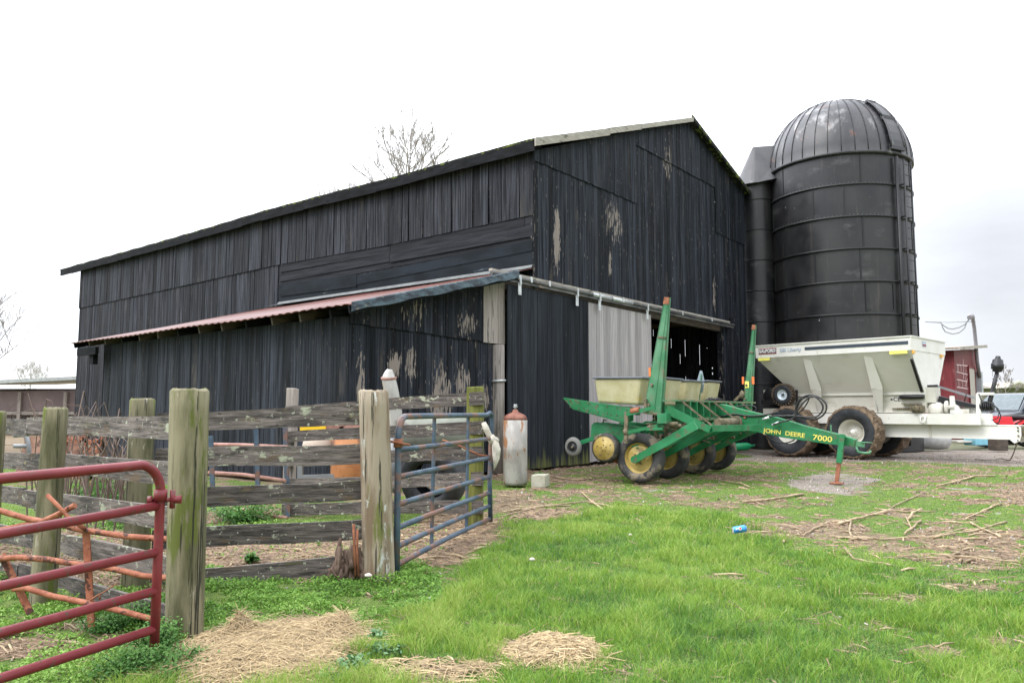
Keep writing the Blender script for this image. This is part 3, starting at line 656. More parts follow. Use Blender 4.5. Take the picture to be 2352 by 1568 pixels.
def attr(me,n,v):
    a=me.attributes.new(n,'FLOAT','POINT'); a.data.foreach_set('value',np.asarray(v,np.float32))
attr(me,'dirt',z_[4]); attr(me,'gravel',np.where(far&(zx>8)&(zy<60)&(zy>20),.5,z_[5])); attr(me,'straw',z_[3]); attr(me,'chalk',z_[6]); attr(me,'lush',z_[0])
me.polygons.foreach_set('use_smooth',[True]*len(me.polygons))
mg=bpy.data.materials.new('farmyard_ground'); mg.use_nodes=True; t=mg.node_tree; n=t.nodes; l=t.links.new
p=n['Principled BSDF']; p.inputs['Roughness'].default_value=.95; p.inputs['Specular IOR Level'].default_value=.2
tc=n.new('ShaderNodeTexCoord')
def gn(sc,det=8,ro=.6,mscale=None):
    k=n.new('ShaderNodeTexNoise'); k.inputs['Scale'].default_value=sc; k.inputs['Detail'].default_value=det; k.inputs['Roughness'].default_value=ro
    if mscale:
        mp=n.new('ShaderNodeMapping'); mp.inputs['Scale'].default_value=mscale[:3]; mp.inputs['Rotation'].default_value=(0,0,mscale[3]); l(tc.outputs['Object'],mp.inputs[0]); l(mp.outputs[0],k.inputs['Vector'])
    else: l(tc.outputs['Object'],k.inputs['Vector'])
    return k.outputs['Fac']
def rampg(v,a,b):
    r=n.new('ShaderNodeMapRange'); r.interpolation_type='SMOOTHSTEP'; l(v,r.inputs['Value']); r.inputs['From Min'].default_value=a; r.inputs['From Max'].default_value=b; return r.outputs[0]
def mixg(f,a,b):
    x=n.new('ShaderNodeMix'); x.data_type='RGBA'; l(f,x.inputs[0])
    for i,qq in ((6,a),(7,b)):
        if isinstance(qq,tuple): x.inputs[i].default_value=(*qq,1)
        else: l(qq,x.inputs[i])
    return x.outputs[2]
def at(nm):
    a=n.new('ShaderNodeAttribute'); a.attribute_name=nm; return a.outputs['Fac']
def addn(a,b,k=1.):
    m_=n.new('ShaderNodeMath'); m_.operation='MULTIPLY_ADD'; l(b,m_.inputs[0]); m_.inputs[1].default_value=k; l(a,m_.inputs[2]); return m_.outputs[0]
fine=gn(60); med=gn(9)
grassc=mixg(rampg(fine,.35,.65),(.040,.060,.015),(.13,.21,.04))
grassc=mixg(rampg(med,.5,.72),grassc,(.15,.19,.06))
soil=mixg(rampg(gn(35),.35,.65),(.095,.070,.044),(.24,.185,.12))
soil=mixg(rampg(gn(1,6,.7,(70,9,9,.4)),.56,.68),soil,(.42,.32,.21))
soil=mixg(rampg(gn(1,6,.7,(9,70,9,.3)),.58,.70),soil,(.38,.29,.20))
strw=mixg(rampg(gn(1,6,.7,(14,120,9,.2)),.42,.62),(.17,.115,.07),(.47,.35,.22))
gr=mixg(rampg(gn(45,4),.38,.62),(.14,.115,.095),(.30,.26,.225)); gr=mixg(rampg(gn(150,2),.60,.70),gr,(.50,.47,.44))
gr=mixg(rampg(gn(1.3,5),.52,.66),gr,(.16,.115,.08))
c=mixg(rampg(addn(at('dirt'),fine,.5),.55,.85),grassc,soil)
c=mixg(rampg(addn(at('straw'),fine,.5),.6,.95),c,strw)
c=mixg(rampg(addn(at('gravel'),fine,.4),.55,.85),c,gr)
c=mixg(rampg(addn(at('chalk'),gn(90,3),.8),.85,1.15),c,(.34,.34,.34))
l(c,p.inputs['Base Color'])
b=n.new('ShaderNodeBump'); b.inputs['Strength'].default_value=.8; b.inputs['Distance'].default_value=.02; l(gn(40,8,.7),b.inputs['Height']); l(b.outputs[0],p.inputs['Normal'])
me.materials.append(mg); go=bpy.data.objects.new('ground',me); COL.objects.link(go); tag(go,'farmyard ground of grass, mud, straw litter and a gravel lane',None,kind='structure')

# ------------------------------------------------------------------ grass: real blades
def leafmat(name,ramp_,rough=.55,trans=.25):
    m=bpy.data.materials.new(name); m.use_nodes=True; t=m.node_tree; n=t.nodes; l=t.links.new; p=n['Principled BSDF']
    a=n.new('ShaderNodeAttribute'); a.attribute_name='rnd'; r=n.new('ShaderNodeValToRGB'); e=r.color_ramp.elements
    while len(e)<len(ramp_): e.new(.5)
    for i,(pos,c) in enumerate(ramp_): e[i].position=pos; e[i].color=(*c,1)
    l(a.outputs['Fac'],r.inputs[0]); l(r.outputs[0],p.inputs['Base Color']); p.inputs['Roughness'].default_value=rough; p.inputs['Specular IOR Level'].default_value=.3
    ts=n.new('ShaderNodeBsdfTranslucent'); l(r.outputs[0],ts.inputs[0]); ms=n.new('ShaderNodeMixShader'); ms.inputs[0].default_value=trans
    l(p.outputs[0],ms.inputs[1]); l(ts.outputs[0],ms.inputs[2]); l(ms.outputs[0],n['Material Output'].inputs[0]); return m
M_grass=leafmat('grass_blades',[(0,(.040,.105,.024)),(.22,(.105,.235,.055)),(.45,(.145,.285,.034)),(.72,(.23,.37,.045)),(.93,(.33,.42,.10)),(1,(.46,.38,.20))],trans=.35)
def blades(px,py,hh,ww,cc,lean=.55,base=None):
    N_=len(px); yaw=rng.uniform(0,2*np.pi,N_); ld=rng.uniform(0,2*np.pi,N_); ln=hh*lean*rng.uniform(.2,1.3,N_)
    zb=hgt(px,py)-.008 if base is None else base
    cxx,cyy=np.cos(yaw)*ww/2,np.sin(yaw)*ww/2; lx,ly=np.cos(ld)*ln,np.sin(ld)*ln
    v=np.empty((N_,5,3)); 
    v[:,0]=np.stack([px-cxx,py-cyy,zb],1); v[:,1]=np.stack([px+cxx,py+cyy,zb],1)
    mx,my,mz=px+lx*.35,py+ly*.35,zb+hh*.6
    v[:,2]=np.stack([mx+cxx*.8,my+cyy*.8,mz],1); v[:,3]=np.stack([mx-cxx*.8,my-cyy*.8,mz],1)
    v[:,4]=np.stack([px+lx,py+ly,zb+hh*rng.uniform(.82,1.,N_)],1)
    o=np.arange(N_)[:,None]*5
    return v.reshape(-1,3), o+np.array([[0,1,2,3]]), o+np.array([[3,2,4]]), np.repeat(cc,5)
def scatter(dens0,dmin,dmax,xf,wmax):
    """candidate points, density falling with distance squared"""
    out=[];d=dmin
    while d<dmax:
        st=max(.25,d*.08); den=dens0*min(1,(4.6/d)**1.75); x0,x1=-d*.72-.4,d*.72+.4
        k=int(den*st*(x1-x0)); out.append(np.stack([rng.uniform(x0,x1,k),rng.uniform(d,d+st,k)],1)); d+=st
    return np.concatenate(out)
pts=scatter(9500,3.5,26,None,None); px,py=pts[:,0],pts[:,1]
lu,mid,clo,stw,dr,gv,ck,X_,Y_=zones(px,py)
cl=fbm(px,py,2.4,31); cl2=fbm(px,py,7.,33); cl3=fbm(px,py,1.0,35); hold=fbm(px,py,16,37)
inb=((px-P0.x)*outg.x+(py-P0.y)*outg.y); tt=(px-P0.x)*g.x+(py-P0.y)*g.y
cover=(1-np.clip(dr*1.25,0,1))*(1-np.clip(gv*1.3,0,1))*(1-.97*np.clip(stw*1.3,0,1))*(1-.7*ck)
dens=np.where(lu>.5,.55+.45*sst(.30,.5,cl),.55*sst(.30,.55,hold))*cover
dens=np.where(clo&(lu<.6),dens*.35,dens)
dens=np.where((inb<.25)&(tt>-4.6)&(tt<14),0,dens)
keep=rng.uniform(0,1,len(px))<dens
px,py,lu,cl,cl2,cl3,dr=[a[keep] for a in (px,py,lu,cl,cl2,cl3,dr)]
dist=np.sqrt(px**2+py**2)
hh=(.020+.018*sst(.35,.7,cl2))*(1-lu)+lu*(.032+.040*sst(.25,.6,cl2)+.050*sst(.40,.72,cl)*sst(.3,.6,cl2+.1))
hh*=rng.uniform(.55,1.15,len(px)); ww=np.clip(.0032*(dist/4.5)**.9,.003,.02)*rng.uniform(.7,1.3,len(px))
cc=np.clip(.50+.75*(cl3-.5)+1.0*(cl2-.5)+.5*(cl-.5)+rng.normal(0,.23,len(px))+.14*(1-lu),0,.93); cc=np.where(rng.uniform(0,1,len(px))<.018,1.,cc)  # tuft noise darkens the shorter blades: tuft shadow put into the colour
v,qd,tr_,ca=blades(px,py,hh,ww,cc,lean=.95)
me=bpy.data.meshes.new('grass'); npmesh(me,v,qd,tr_); attr(me,'rnd',ca); me.materials.append(M_grass)
gro=bpy.data.objects.new('grass',me); COL.objects.link(gro); tag(gro,'lush tufted green pasture grass','grass',kind='stuff')
# ------------------------------------------------------------------ low leafy weeds (chickweed) left of the grass
M_weed=leafmat('chickweed_leaves',[(0,(.06,.14,.022)),(.5,(.16,.32,.045)),(1,(.29,.45,.10))],trans=.3)
def leaves(px,py,pz,sz,cc,tilt=.6):
    N_=len(px); a=rng.uniform(0,2*np.pi,N_); ti=rng.normal(0,tilt,N_); t2=rng.normal(0,tilt,N_)
    ex=np.stack([np.cos(a)*np.cos(ti),np.sin(a)*np.cos(ti),np.sin(ti)],1); ey=np.stack([-np.sin(a)*np.cos(t2),np.cos(a)*np.cos(t2),np.sin(t2)],1)
    c=np.stack([px,py,pz],1); s=sz[:,None]
    v=np.stack([c-ex*s,c-ey*s*.55,c+ex*s,c+ey*s*.55],1).reshape(-1,3)
    return v,np.arange(N_)[:,None]*4+np.arange(4)[None],np.repeat(cc,4)
pts=scatter(14000,3.5,12,None,None); px,py=pts[:,0],pts[:,1]; zz=zones(px,py); cl=fbm(px,py,5,41); hi_=fbm(px,py,1.3,43)
ok=(rng.uniform(0,1,len(px))<(1-.95*np.clip(zz[4]+zz[3],0,1))*sst(.34,.5,cl)*(zz[0]<.62))&zz[2]
px,py,cl,hi_=px[ok],py[ok],cl[ok],hi_[ok]
v,qd,ca=leaves(px,py,hgt(px,py)+rng.uniform(0,1,len(px))*(.012+.06*sst(.4,.7,cl)),rng.uniform(.006,.013,len(px))*np.clip(np.sqrt(px**2+py**2)/5,.9,2),np.clip(.45+1.2*(hi_-.5)+rng.normal(0,.2,len(px)),0,1))
me=bpy.data.meshes.new('ground_cover'); npmesh(me,v,qd); attr(me,'rnd',ca); me.materials.append(M_weed)
o=bpy.data.objects.new('ground_cover',me); COL.objects.link(o); tag(o,'low bright green chickweed carpet beside the fence','ground cover',kind='stuff')
# ------------------------------------------------------------------ litter: straw and chips
def litter(name,label,pts,zf,ln,wd,mat,flat_=.12,kind='stuff',cat='straw',zup=.0):
    px,py=pts[:,0],pts[:,1]; N_=len(px); a=rng.uniform(0,np.pi,N_); t=rng.normal(0,flat_,N_); L_=rng.uniform(*ln,N_)/2; W_=rng.uniform(*wd,N_)/2
    W_=W_*np.clip(np.sqrt(px**2+py**2)/5.5,1,3)
    d=np.stack([np.cos(a)*np.cos(t),np.sin(a)*np.cos(t),np.sin(t)],1)*L_[:,None]; s=np.stack([-np.sin(a),np.cos(a),np.zeros(N_)],1)*W_[:,None]; up=np.stack([np.zeros(N_)]*2+[W_],1)
    c=np.stack([px,py,zf+np.abs(d[:,2])+.004],1)
    v=np.stack([c-d-s,c-d+s,c-d+up*1.6,c+d-s,c+d+s,c+d+up*1.6],1).reshape(-1,3); o=np.arange(N_)[:,None]*6
    q=np.concatenate([o+np.array([[0,3,5,2]]),o+np.array([[2,5,4,1]])])
    me=bpy.data.meshes.new(name); npmesh(me,v,q); attr(me,'rnd',np.repeat(rng.uniform(0,1,N_),6)); me.materials.append(mat)
    ob=bpy.data.objects.new(name,me); COL.objects.link(ob); tag(ob,label,cat,kind=kind); return ob
pts=scatter(1500,3.6,20,None,None); zz=zones(pts[:,0],pts[:,1]); pr=np.clip(zz[3]*1.0+zz[4]*.42+.015,0,1)*(zz[5]<.5)
cln=fbm(pts[:,0],pts[:,1],4,51); pr*=.35+1.3*sst(.38,.6,cln)
inb=((pts[:,0]-P0.x)*outg.x+(pts[:,1]-P0.y)*outg.y)
k=(rng.uniform(0,1,len(pts))<pr)&(inb>.1); pts=pts[k]
litter('straw_litter','loose old straw and chips trodden into the mud',pts,hgt(pts[:,0],pts[:,1]),(.03,.17),(.003,.008),M_strawd)
pts=scatter(330,3.6,24,None,None); zz=zones(pts[:,0],pts[:,1]); k=(rng.uniform(0,1,len(pts))<.006+.12*zz[4]+.5*zz[5]); pts=pts[k]
inb=((pts[:,0]-P0.x)*outg.x+(pts[:,1]-P0.y)*outg.y); pts=pts[inb>.1]
litter('pebbles','small grey pebbles and bits of debris on the yard',pts,hgt(pts[:,0],pts[:,1]),(.010,.028),(.007,.014),PM('pebble',(.17,.15,.13),(.34,.31,.28),sc=(9,9,9),rnd=.5),cat='pebbles')
def dryg(n_,cx,cy,rx,ry):
    r=np.sqrt(rng.uniform(0,1,n_))*(1+np.where(rng.uniform(0,1,n_)<.22,np.abs(rng.normal(0,.22,n_)),0)); a=rng.uniform(0,2*np.pi,n_); r=r*(1+.16*np.sin(a*3+n_)+.08*np.sin(a*7)); return np.stack([cx+rx*r*np.cos(a),cy+ry*r*np.sin(a)],1)
def pile(label,cx,cy,rx,ry,h,n_,ln,wd,mat,seed,core=True,dirp=None,group=None,peaks=()):
    t=thing('straw_pile',label,'straw pile',(cx,cy,0),group)
    n2=26; r=np.linspace(0,1,n2); vs=[]
    def ht(x,y):
        q=np.clip(1-((x-cx)/rx)**2-((y-cy)/ry)**2,0,1)**.8; b=h*q*(.55+.9*fbm(x,y,5,seed))
        for (ax,ay,ar,ah) in peaks: b=b+ah*np.exp(-(((x-ax)**2+(y-ay)**2)/ar**2))*(q>0)
        return b
    mb=MB(); ang=np.linspace(0,2*np.pi,40,endpoint=False); rr_=np.linspace(.02,.97,12)
    for q in rr_: 
        x=cx+rx*q*np.cos(ang); y=cy+ry*q*np.sin(ang); z=ht(x,y)*.85+hgt(x,y)-.01
        vs+=list(zip(x,y,z))
    fs=[(i*40+k,i*40+(k+1)%40,(i+1)*40+(k+1)%40,(i+1)*40+k) for i in range(11) for k in range(40)]+[tuple(range(40))]
    mb.add([Vector(v) for v in vs],fs,True); mb.build('packed_core',M_strawd,t)
    P=dryg(n_,cx,cy,rx*1.06,ry*1.06); z=ht(P[:,0],P[:,1])+hgt(P[:,0],P[:,1])
    N_=n_; a=rng.uniform(0,np.pi,N_) if dirp is None else rng.normal(dirp,.55,N_)
    e=.03; gxx=(ht(P[:,0]+e,P[:,1])-ht(P[:,0]-e,P[:,1]))/(2*e); gyy=(ht(P[:,0],P[:,1]+e)-ht(P[:,0],P[:,1]-e))/(2*e)
    L_=rng.uniform(*ln,N_)/2; W_=rng.uniform(*wd,N_)/2; dx,dy=np.cos(a),np.sin(a); dz=np.clip(dx*gxx+dy*gyy,-1,1)+rng.normal(0,.16,N_)
    d=np.stack([dx,dy,dz],1); d/=np.linalg.norm(d,axis=1)[:,None]; d*=L_[:,None]; s=np.stack([-np.sin(a),np.cos(a),0*a],1)*W_[:,None]; up=np.stack([0*a,0*a,W_*1.6],1)
    c=np.stack([P[:,0],P[:,1],z+rng.uniform(0,.02,N_)],1); bend=np.stack([0*a,0*a,rng.uniform(0,.2,N_)*L_],1)
    v=np.stack([c-d-s,c-d+s,c-d+up,c-s+bend,c+s+bend,c+up+bend,c+d-s,c+d+s,c+d+up],1).reshape(-1,3); o=np.arange(N_)[:,None]*9
    q=np.concatenate([o+np.array([x]) for x in ([0,3,5,2],[2,5,4,1],[3,6,8,5],[5,8,7,4])])
    me=bpy.data.meshes.new('loose_straw'); npmesh(me,v-np.array([cx,cy,0]),q); attr(me,'rnd',np.repeat(rng.uniform(0,1,N_),9)); me.materials.append(mat)
    ob=bpy.data.objects.new('loose_straw',me); COL.objects.link(ob); ob.parent=t; ob['kind']='stuff'
    return t
pile('low heap of pale straw with coarse stalks in the grass at the bottom edge',.23,4.30,.245,.26,.05,1500,(.05,.19),(.0035,.006),M_straw,61)
pile('large matted heap of fine golden straw at the foot of the mossy gate post',-1.36,4.36,.50,.62,.055,8500,(.05,.24),(.002,.0038),M_straw,63,dirp=None,peaks=((-1.57,4.60,.07,.10),(-1.0,4.75,.13,.07)))
pile('thin scatter of dry straw in the grass left of the coarse straw heap',-.42,4.02,.42,.20,.015,420,(.05,.16),(.0025,.005),M_straw,65)
# ================================================================== FENCES
def rail(mb,a,b,w0,w1,zt0,zt1,th=.028,seg=7,wob=.008):
    a=Vector((a[0],a[1],0));b=Vector((b[0],b[1],0)); d=(b-a).normalized(); nn=Vector((-d.y,d.x,0)); mb.cur=random.random()
    ph=random.uniform(0,6); P=[]
    for i in range(seg+1):
        f=i/seg; q=a.lerp(b,f); zt=zt0+(zt1-zt0)*f+wob*math.sin(ph+f*5)+random.uniform(-.003,.003); w=w0+(w1-w0)*f+random.uniform(-.004,.004)
        o=nn*.006*math.sin(ph*2+f*4)
        P+=[q+o-nn*th/2+Z*(zt-w),q+o+nn*th/2+Z*(zt-w),q+o+nn*th/2+Z*zt,q+o-nn*th/2+Z*zt]
    fs=[(4*i+k,4*i+(k+1)%4,4*i+4+(k+1)%4,4*i+4+k) for i in range(seg) for k in range(4)]+[(3,2,1,0),(4*seg,4*seg+1,4*seg+2,4*seg+3)]
    return mb.add(P,fs)
def rpost(x,y,r0,r1,h,tilt=(0,0),n=28,square=False,flat_top=True,seed=0):
    mb=MB(); mb.cur=random.random()
    if square: 
        mb.hexa([Vector((x+sx*r0,y+sy*r0,-.1)) for sx,sy in ((-1,-1),(1,-1),(1,1),(-1,1))]+[Vector((x+tilt[0]+sx*r1,y+tilt[1]+sy*r1,h+random.uniform(-.01,.01))) for sx,sy in ((-1,-1),(1,-1),(1,1),(-1,1))]); return mb
    prof=[]; m=14; vs=[]
    for i in range(m):
        f=i/(m-1); z=-.1+(h+.1)*f
        for k in range(n):
            a=2*math.pi*k/n; v=Vector((math.cos(a),math.sin(a),0)); rr=(r0+(r1-r0)*f)*(1+.05*mn.noise(Vector((v.x*1.6+seed,v.y*1.6,z*.8)))+.006*mn.noise(Vector((v.x*9+seed,v.y*9,z*1.2))))
            vs.append(Vector((x+tilt[0]*f,y+tilt[1]*f,z+(.02*mn.noise(Vector((v.x*2,v.y*2,seed))) if i==m-1 else 0)))+v*rr)
    for k in range(n): q=vs[(m-1)*n+k]; vs.append(Vector(((q.x-x-tilt[0])*.86+x+tilt[0],(q.y-y-tilt[1])*.86+y+tilt[1],q.z+.014)))
    fs=[(i*n+k,i*n+(k+1)%n,(i+1)*n+(k+1)%n,(i+1)*n+k) for i in range(m) for k in range(n)]
    mb.add(vs,fs,True); mb.f.append(tuple(m*n+k for k in range(n))); mb.sm.append(False)
    return mb
s1=Vector((-.7824,.6228,0))
# fence 1 : from the gate post back along the left
f1=thing('board_fence','five board wooden fence with lichen and round posts receding behind the red gate','fence',(-1.84,4.66,0))
rpost(-1.905,4.64,.104,.112,1.42,seed=1,tilt=(-.02,0)).build('post',M_post,f1)
rpost(-3.20,5.42,.082,.078,1.315,seed=5,tilt=(.01,.02)).build('post',M_post,f1)
rpost(-4.00,5.98,.10,.098,1.29,seed=9).build('post',M_post,f1)
rpost(-5.2,7.1,.10,.098,1.30,seed=12).build('post',M_post,f1)
b0=Vector((-2.24,4.97,0)); st=b0-s1*.70
for i,(z0,z1,w) in enumerate(((1.275,1.245,.142),(.99,.965,.145),(.70,.685,.142),(.415,.38,.15),(.13,.09,.14))):
    mb=MB(); a=b0-s1*(.46+(.04 if i%2 else 0)); rail(mb,a,b0+s1*2.15,w,w-.01,z0+.01,z1); mb.build('rail',M_fence,f1)
    mb=MB(); rail(mb,b0+s1*2.15,b0+s1*5.2,w-.01,w-.02,z1-.002,z1-.04); mb.build('rail',M_fence,f1)
# fence 2 : from the square-cut post to post B
f2=thing('board_fence','five board grey lichened wooden fence in front of the pen, between two round posts','fence',(-1.1,6.3,0))
rpost(-2.84,5.98,.098,.092,1.385,seed=20).build('post',M_post,f2)
rpost(-1.05,6.30,.128,.118,1.46,tilt=(-.075,0),seed=24).build('post',M_postb,f2)
A2=(-2.78,6.10);B2=(-1.16,6.40)
for i,(z0,z1,w0,w1) in enumerate(((1.29,1.352,.145,.162),(1.005,1.045,.14,.165),(.69,.752,.155,.15),(.385,.44,.15,.16))):
    mb=MB(); rail(mb,A2,B2,w0,w1,z0,z1); mb.build('rail',M_fence,f2)
mb=MB(); rail(mb,A2,(-1.40,6.36),.14,.15,.075,.135); mb.build('rail',M_fence,f2)
# short board ends showing past the gate post (blocks nailed on its back)
for z in (1.0,.68,.36):
    mb=MB(); mb.box((-1.93,4.80,z-.07),(.05,.09,.17),rz=.6); mb.build('nailer_block',M_fence,f1)
# fence 3 : from the algae green post back behind
f3=thing('board_fence','low grey board fence behind the blue gate ending at an algae green square post','fence',(-.43,9.35,0))
rpost(-.44,9.33,.10,.10,1.60,square=True).build('post',M_postg,f3,bevel=.01)
rpost(-2.86,10.05,.07,.065,1.60,square=True,tilt=(.02,0)).build('post',M_palep,f3,bevel=.01)
A3=(-2.9,9.95);B3=(-.34,9.20)
for i,(z0,z1) in enumerate(((1.375,1.53),(1.04,1.20),(.75,.89),(.45,.59),(.135,.275))):
    w=.155; mb=MB(); rail(mb,A3,B3,w-.02,w,z0,z1); mb.build('rail',M_fence,f3)
# ================================================================== RED GATE
rg=thing('pipe_gate','dark red painted tubular steel farm gate standing open in the foreground','gate',(-1.88,4.13,0))
ga=Vector((-1.862,4.16,0)); gd=Vector((-.53,-.848,0)).normalized()
zr=[1.027,.806,.565,.367,.172]; zl=[1.0,.752,.525,.32,.122]; Lr=.80
def gz_(i,L_): return zr[i]+(zl[i]-zr[i])*L_/Lr*.9
tr=.0245
pts=[ga+Z*.06,ga+Z*.5,ga+Z*.89]+[ga+gd*(.13-.13*math.cos(a))+Z*(.875+.15*math.sin(a)) for a in np.linspace(.15,1.5,8)]
pts+=[ga+gd*x+Z*gz_(0,x) for x in (.18,.8,2.,3.3)]
MB().tube(pts,tr,14).build('frame_tube',M_redg,rg)
for i in range(1,5): MB().tube([ga+gd*.01+Z*zr[i],ga+gd*1.5+Z*gz_(i,1.5),ga+gd*3.3+Z*gz_(i,3.3)],tr-.0015,14).build('bar',M_redg,rg)
MB().tube([ga+gd*3.3+Z*.0,ga+gd*3.3+Z*.95],tr,10).build('end_tube',M_redg,rg)
mb=MB(); mb.lathe(ga+Z*.86,Z,[(.034,-.03),(.034,.03)],14)
hb=ga+Z*.835+gd*-.0; sdv=Vector((.95,.3,0)).normalized()
mb.tube([hb-sdv*.055,hb+sdv*.10],.011,8); mb.lathe(hb-sdv*.05,sdv,[(.022,-.012),(.022,.012)],8); mb.lathe(hb+sdv*.075,sdv,[(.02,-.02),(.024,.03)],6); mb.lathe(hb+sdv*.06,Z,[(.015,-.045),(.015,.05)],8)
mb.build('hinge_clamp',M_redg,rg)
# ================================================================== RUSTED BENT GATE behind it
rb=thing('bent_gate','crumpled rusty orange tubular gate lying against the fence behind the red gate','gate',(-2.4,4.75,0))
def wp(x,y,Yd=None):
    Yd=4.62+(405-x)*.00055 if Yd is None else Yd
    return DP(x,y,Yd)
for pl in ([(-60,1160),(0,1172),(60,1190),(98,1197),(135,1180),(172,1160)],[(-60,1218),(0,1217),(60,1204),(130,1202),(190,1217),(300,1232),(408,1239)],
           [(-30,1290),(0,1283),(40,1279),(110,1284),(190,1297),(260,1306),(330,1322),(408,1328)],[(30,1352),(60,1350),(120,1368),(200,1384),(290,1405),(372,1427)]):
    P=[wp(*q) for q in pl]; P=[p for p in P]
    MB().tube([P[0]]+[P[i].lerp(P[i+1],k) for i in range(len(P)-1) for k in (.34,.67,1.)],.0175,10,jit=.05).build('bar',M_rustg,rb)
for pl,r in (([(108,1136),(135,1163),(158,1188),(196,1215)],.013),):
    MB().tube([wp(*q,4.70) for q in pl],r,8,jit=.06).build('brace',M_rustg,rb)
for a,b in (((190,1215),(203,1442)),((-5,1275),(62,1412)),((407,1350),(398,1452))):
    mb=MB(); mb.beam(wp(*a)+Vector((0,.035,0)),wp(*b)+Vector((0,.035,0)),.042,.012,up=(0,-1,0)); mb.build('upright',M_rustg,rb)
mb=MB(); mb.tube([wp(208,1378),wp(228,1364),wp(230,1376)],.006,5); mb.tube([wp(208,1378),wp(268,1340)],.004,5); mb.build('wire',M_rust,rb)
# ================================================================== BLUE GATE
bgte=thing('tube_gate','rust faded blue seven bar tube gate swung open behind the bare round post','gate',(-.93,6.35,0))
h0=Vector((-.93,6.38,0)); h1=Vector((-.235,9.2,0)); dv=(h1-h0).normalized(); LG=(h1-h0).length
zb=[1.262,.99,.77,.55,.365,.215,.07]
def bow(f): return Vector((.05,0,0))*math.sin(math.pi*f)*(-1)
pt=[h0+Z*.0,h0+Z*.5,h0+Z*1.08]+[h0+dv*(.16-.16*math.cos(a))+Z*(1.09+.17*math.sin(a)) for a in np.linspace(.2,1.45,6)]
pt+=[h0+dv*(LG*f)+Z*1.26+bow(f) for f in (.1,.3,.5,.7,.84,.93)]+[h1-dv*.10+Z*1.285,h1-dv*.03+Z*1.265,h1+Z*1.19,h1-dv*.06+Z*.9,h1-dv*.10+Z*.5,h1-dv*.06+Z*.03]
MB().tube(pt,.027,10).build('frame_tube',M_blueg,bgte)
for i in range(1,7):
    MB().tube([h0+dv*(LG*f)+Z*(zb[i]+.0*f-.012*math.sin(3*f))+bow(f) for f in (.005,.25,.5,.75,.965)],.0235,10).build('bar',M_blueg,bgte)
for f in (.36,.73):
    mb=MB(); q=h0+dv*LG*f+bow(f)-Vector((-dv.y,dv.x,0))*-.03
    mb.beam(q+Z*1.25+dv*.05,q+Z*.05,.045,.02,up=(.9,-.3,0)); mb.build('upright',M_blueg,bgte)
mb=MB(); mb.tube([h0+Vector((-.06,-.05,1.06)),h0+Vector((.10,-.02,1.03))],.011,6); mb.lathe(h0+Z*1.05,Z,[(.038,-.04),(.038,.03)],10); mb.build('hinge',M_rust,bgte)
ct=thing('knotted_cloth','dirty white cloth knotted round the end of the blue gate','cloth',(h1.x,h1.y,.9))
q=h1+Vector((.0,-.05,0))
mb=MB(); mb.tube([q+Vector((-.10,0,1.17)),q+Vector((-.075,-.01,1.12)),q+Vector((-.03,-.02,1.02)),q+Vector((.0,-.02,.98))],[.03,.036,.034,.02],8,jit=.12)
mb.blob(q+Vector((.01,-.03,.97)),(.06,.045,.055),3,2,.6); mb.tube([q+Vector((.03,-.03,.97)),q+Vector((.055,-.03,.86)),q+Vector((.05,-.03,.76)),q+Vector((.025,-.03,.62))],[.035,.05,.045,.008],8,jit=.2)
mb.build('cloth',PM('dirty_white_cloth',(.46,.42,.35),(.62,.59,.52),sc=(9,9,9),rough=.9,bump=.8),ct)
ch_=tag(MB().tube([h1+Vector((-.55,-.35,.98)),h1+Vector((-.35,-.25,.90)),h1+Vector((-.15,-.12,.80)),h1+Vector((-.02,-.05,.78))],.012,6,jit=.3).build('gate_chain',M_rust,loc=(h1.x-.2,h1.y-.1,.8)),'rusty chain hanging between the blue gate and the green post','chain')

# ================================================================== things behind the fences
bk=thing('tube_gate','old gate with rusty pink bars and blue uprights leaning against the lean-to behind the pen','gate',(-3.3,9.6,0))
for pl in ([(440,1020),(560,1022),(662,1027)],[(480,1085),(560,1090),(656,1104)],[(478,1122),(540,1126),(610,1135)],[(520,1165),(600,1177),(660,1190)],[(470,1060),(540,1062)]):
    MB().tube([DP(x,y,10.1-.002*(x-480)) for x,y in pl],.026,8).build('bar',M_rustpink,bk)
for x0,y0,x1,y1 in ((588,985,594,1165),(655,980,662,1196),(484,1000,490,1170)):
    mb=MB(); mb.beam(DP(x0,y0,9.85),DP(x1,y1,9.85),.055,.03,up=(0,1,0)); mb.build('upright',M_blueg,bk)
# curved pale pipe (auger spout)
sp_=thing('auger_spout','curved white metal spout rising above the fence beside the bare round post','spout',(-1.6,10.6,0))
P=[DP(x,y,10.6) for x,y in ((905,1000),(908,960),(904,925),(898,895),(893,868),(895,848))]
MB().tube(P,[.10,.10,.095,.10,.095,.035],20,smooth=5).build('spout',PM('chalky_white_spout',(.27,.26,.235),(.40,.39,.36),sc=(4,4,2),rough=.35,spots=[((.40,.30,.20),(8,8,8),.66,.06)]),sp_)
mb=MB(); mb.lathe(P[-2],(0,-.2,1),[(.098,-.02),(.106,-.01),(.106,.01),(.098,.02)],20,closed=False); mb.lathe(P[2],(0,0,1),[(.098,-.02),(.106,-.01),(.106,.01),(.098,.02)],20,closed=False); mb.build('band',M_rustpink,sp_)
mb=MB(); mb.tube([DP(915,960,10.5),DP(925,975,10.5),DP(938,985,10.5)],.05,8); mb.build('elbow',M_palep,sp_)
mb=MB(); mb.tube([DP(905,1000,10.6),DP(905,1130,10.6)],.10,12); mb.build('drop_pipe',M_grey,sp_)
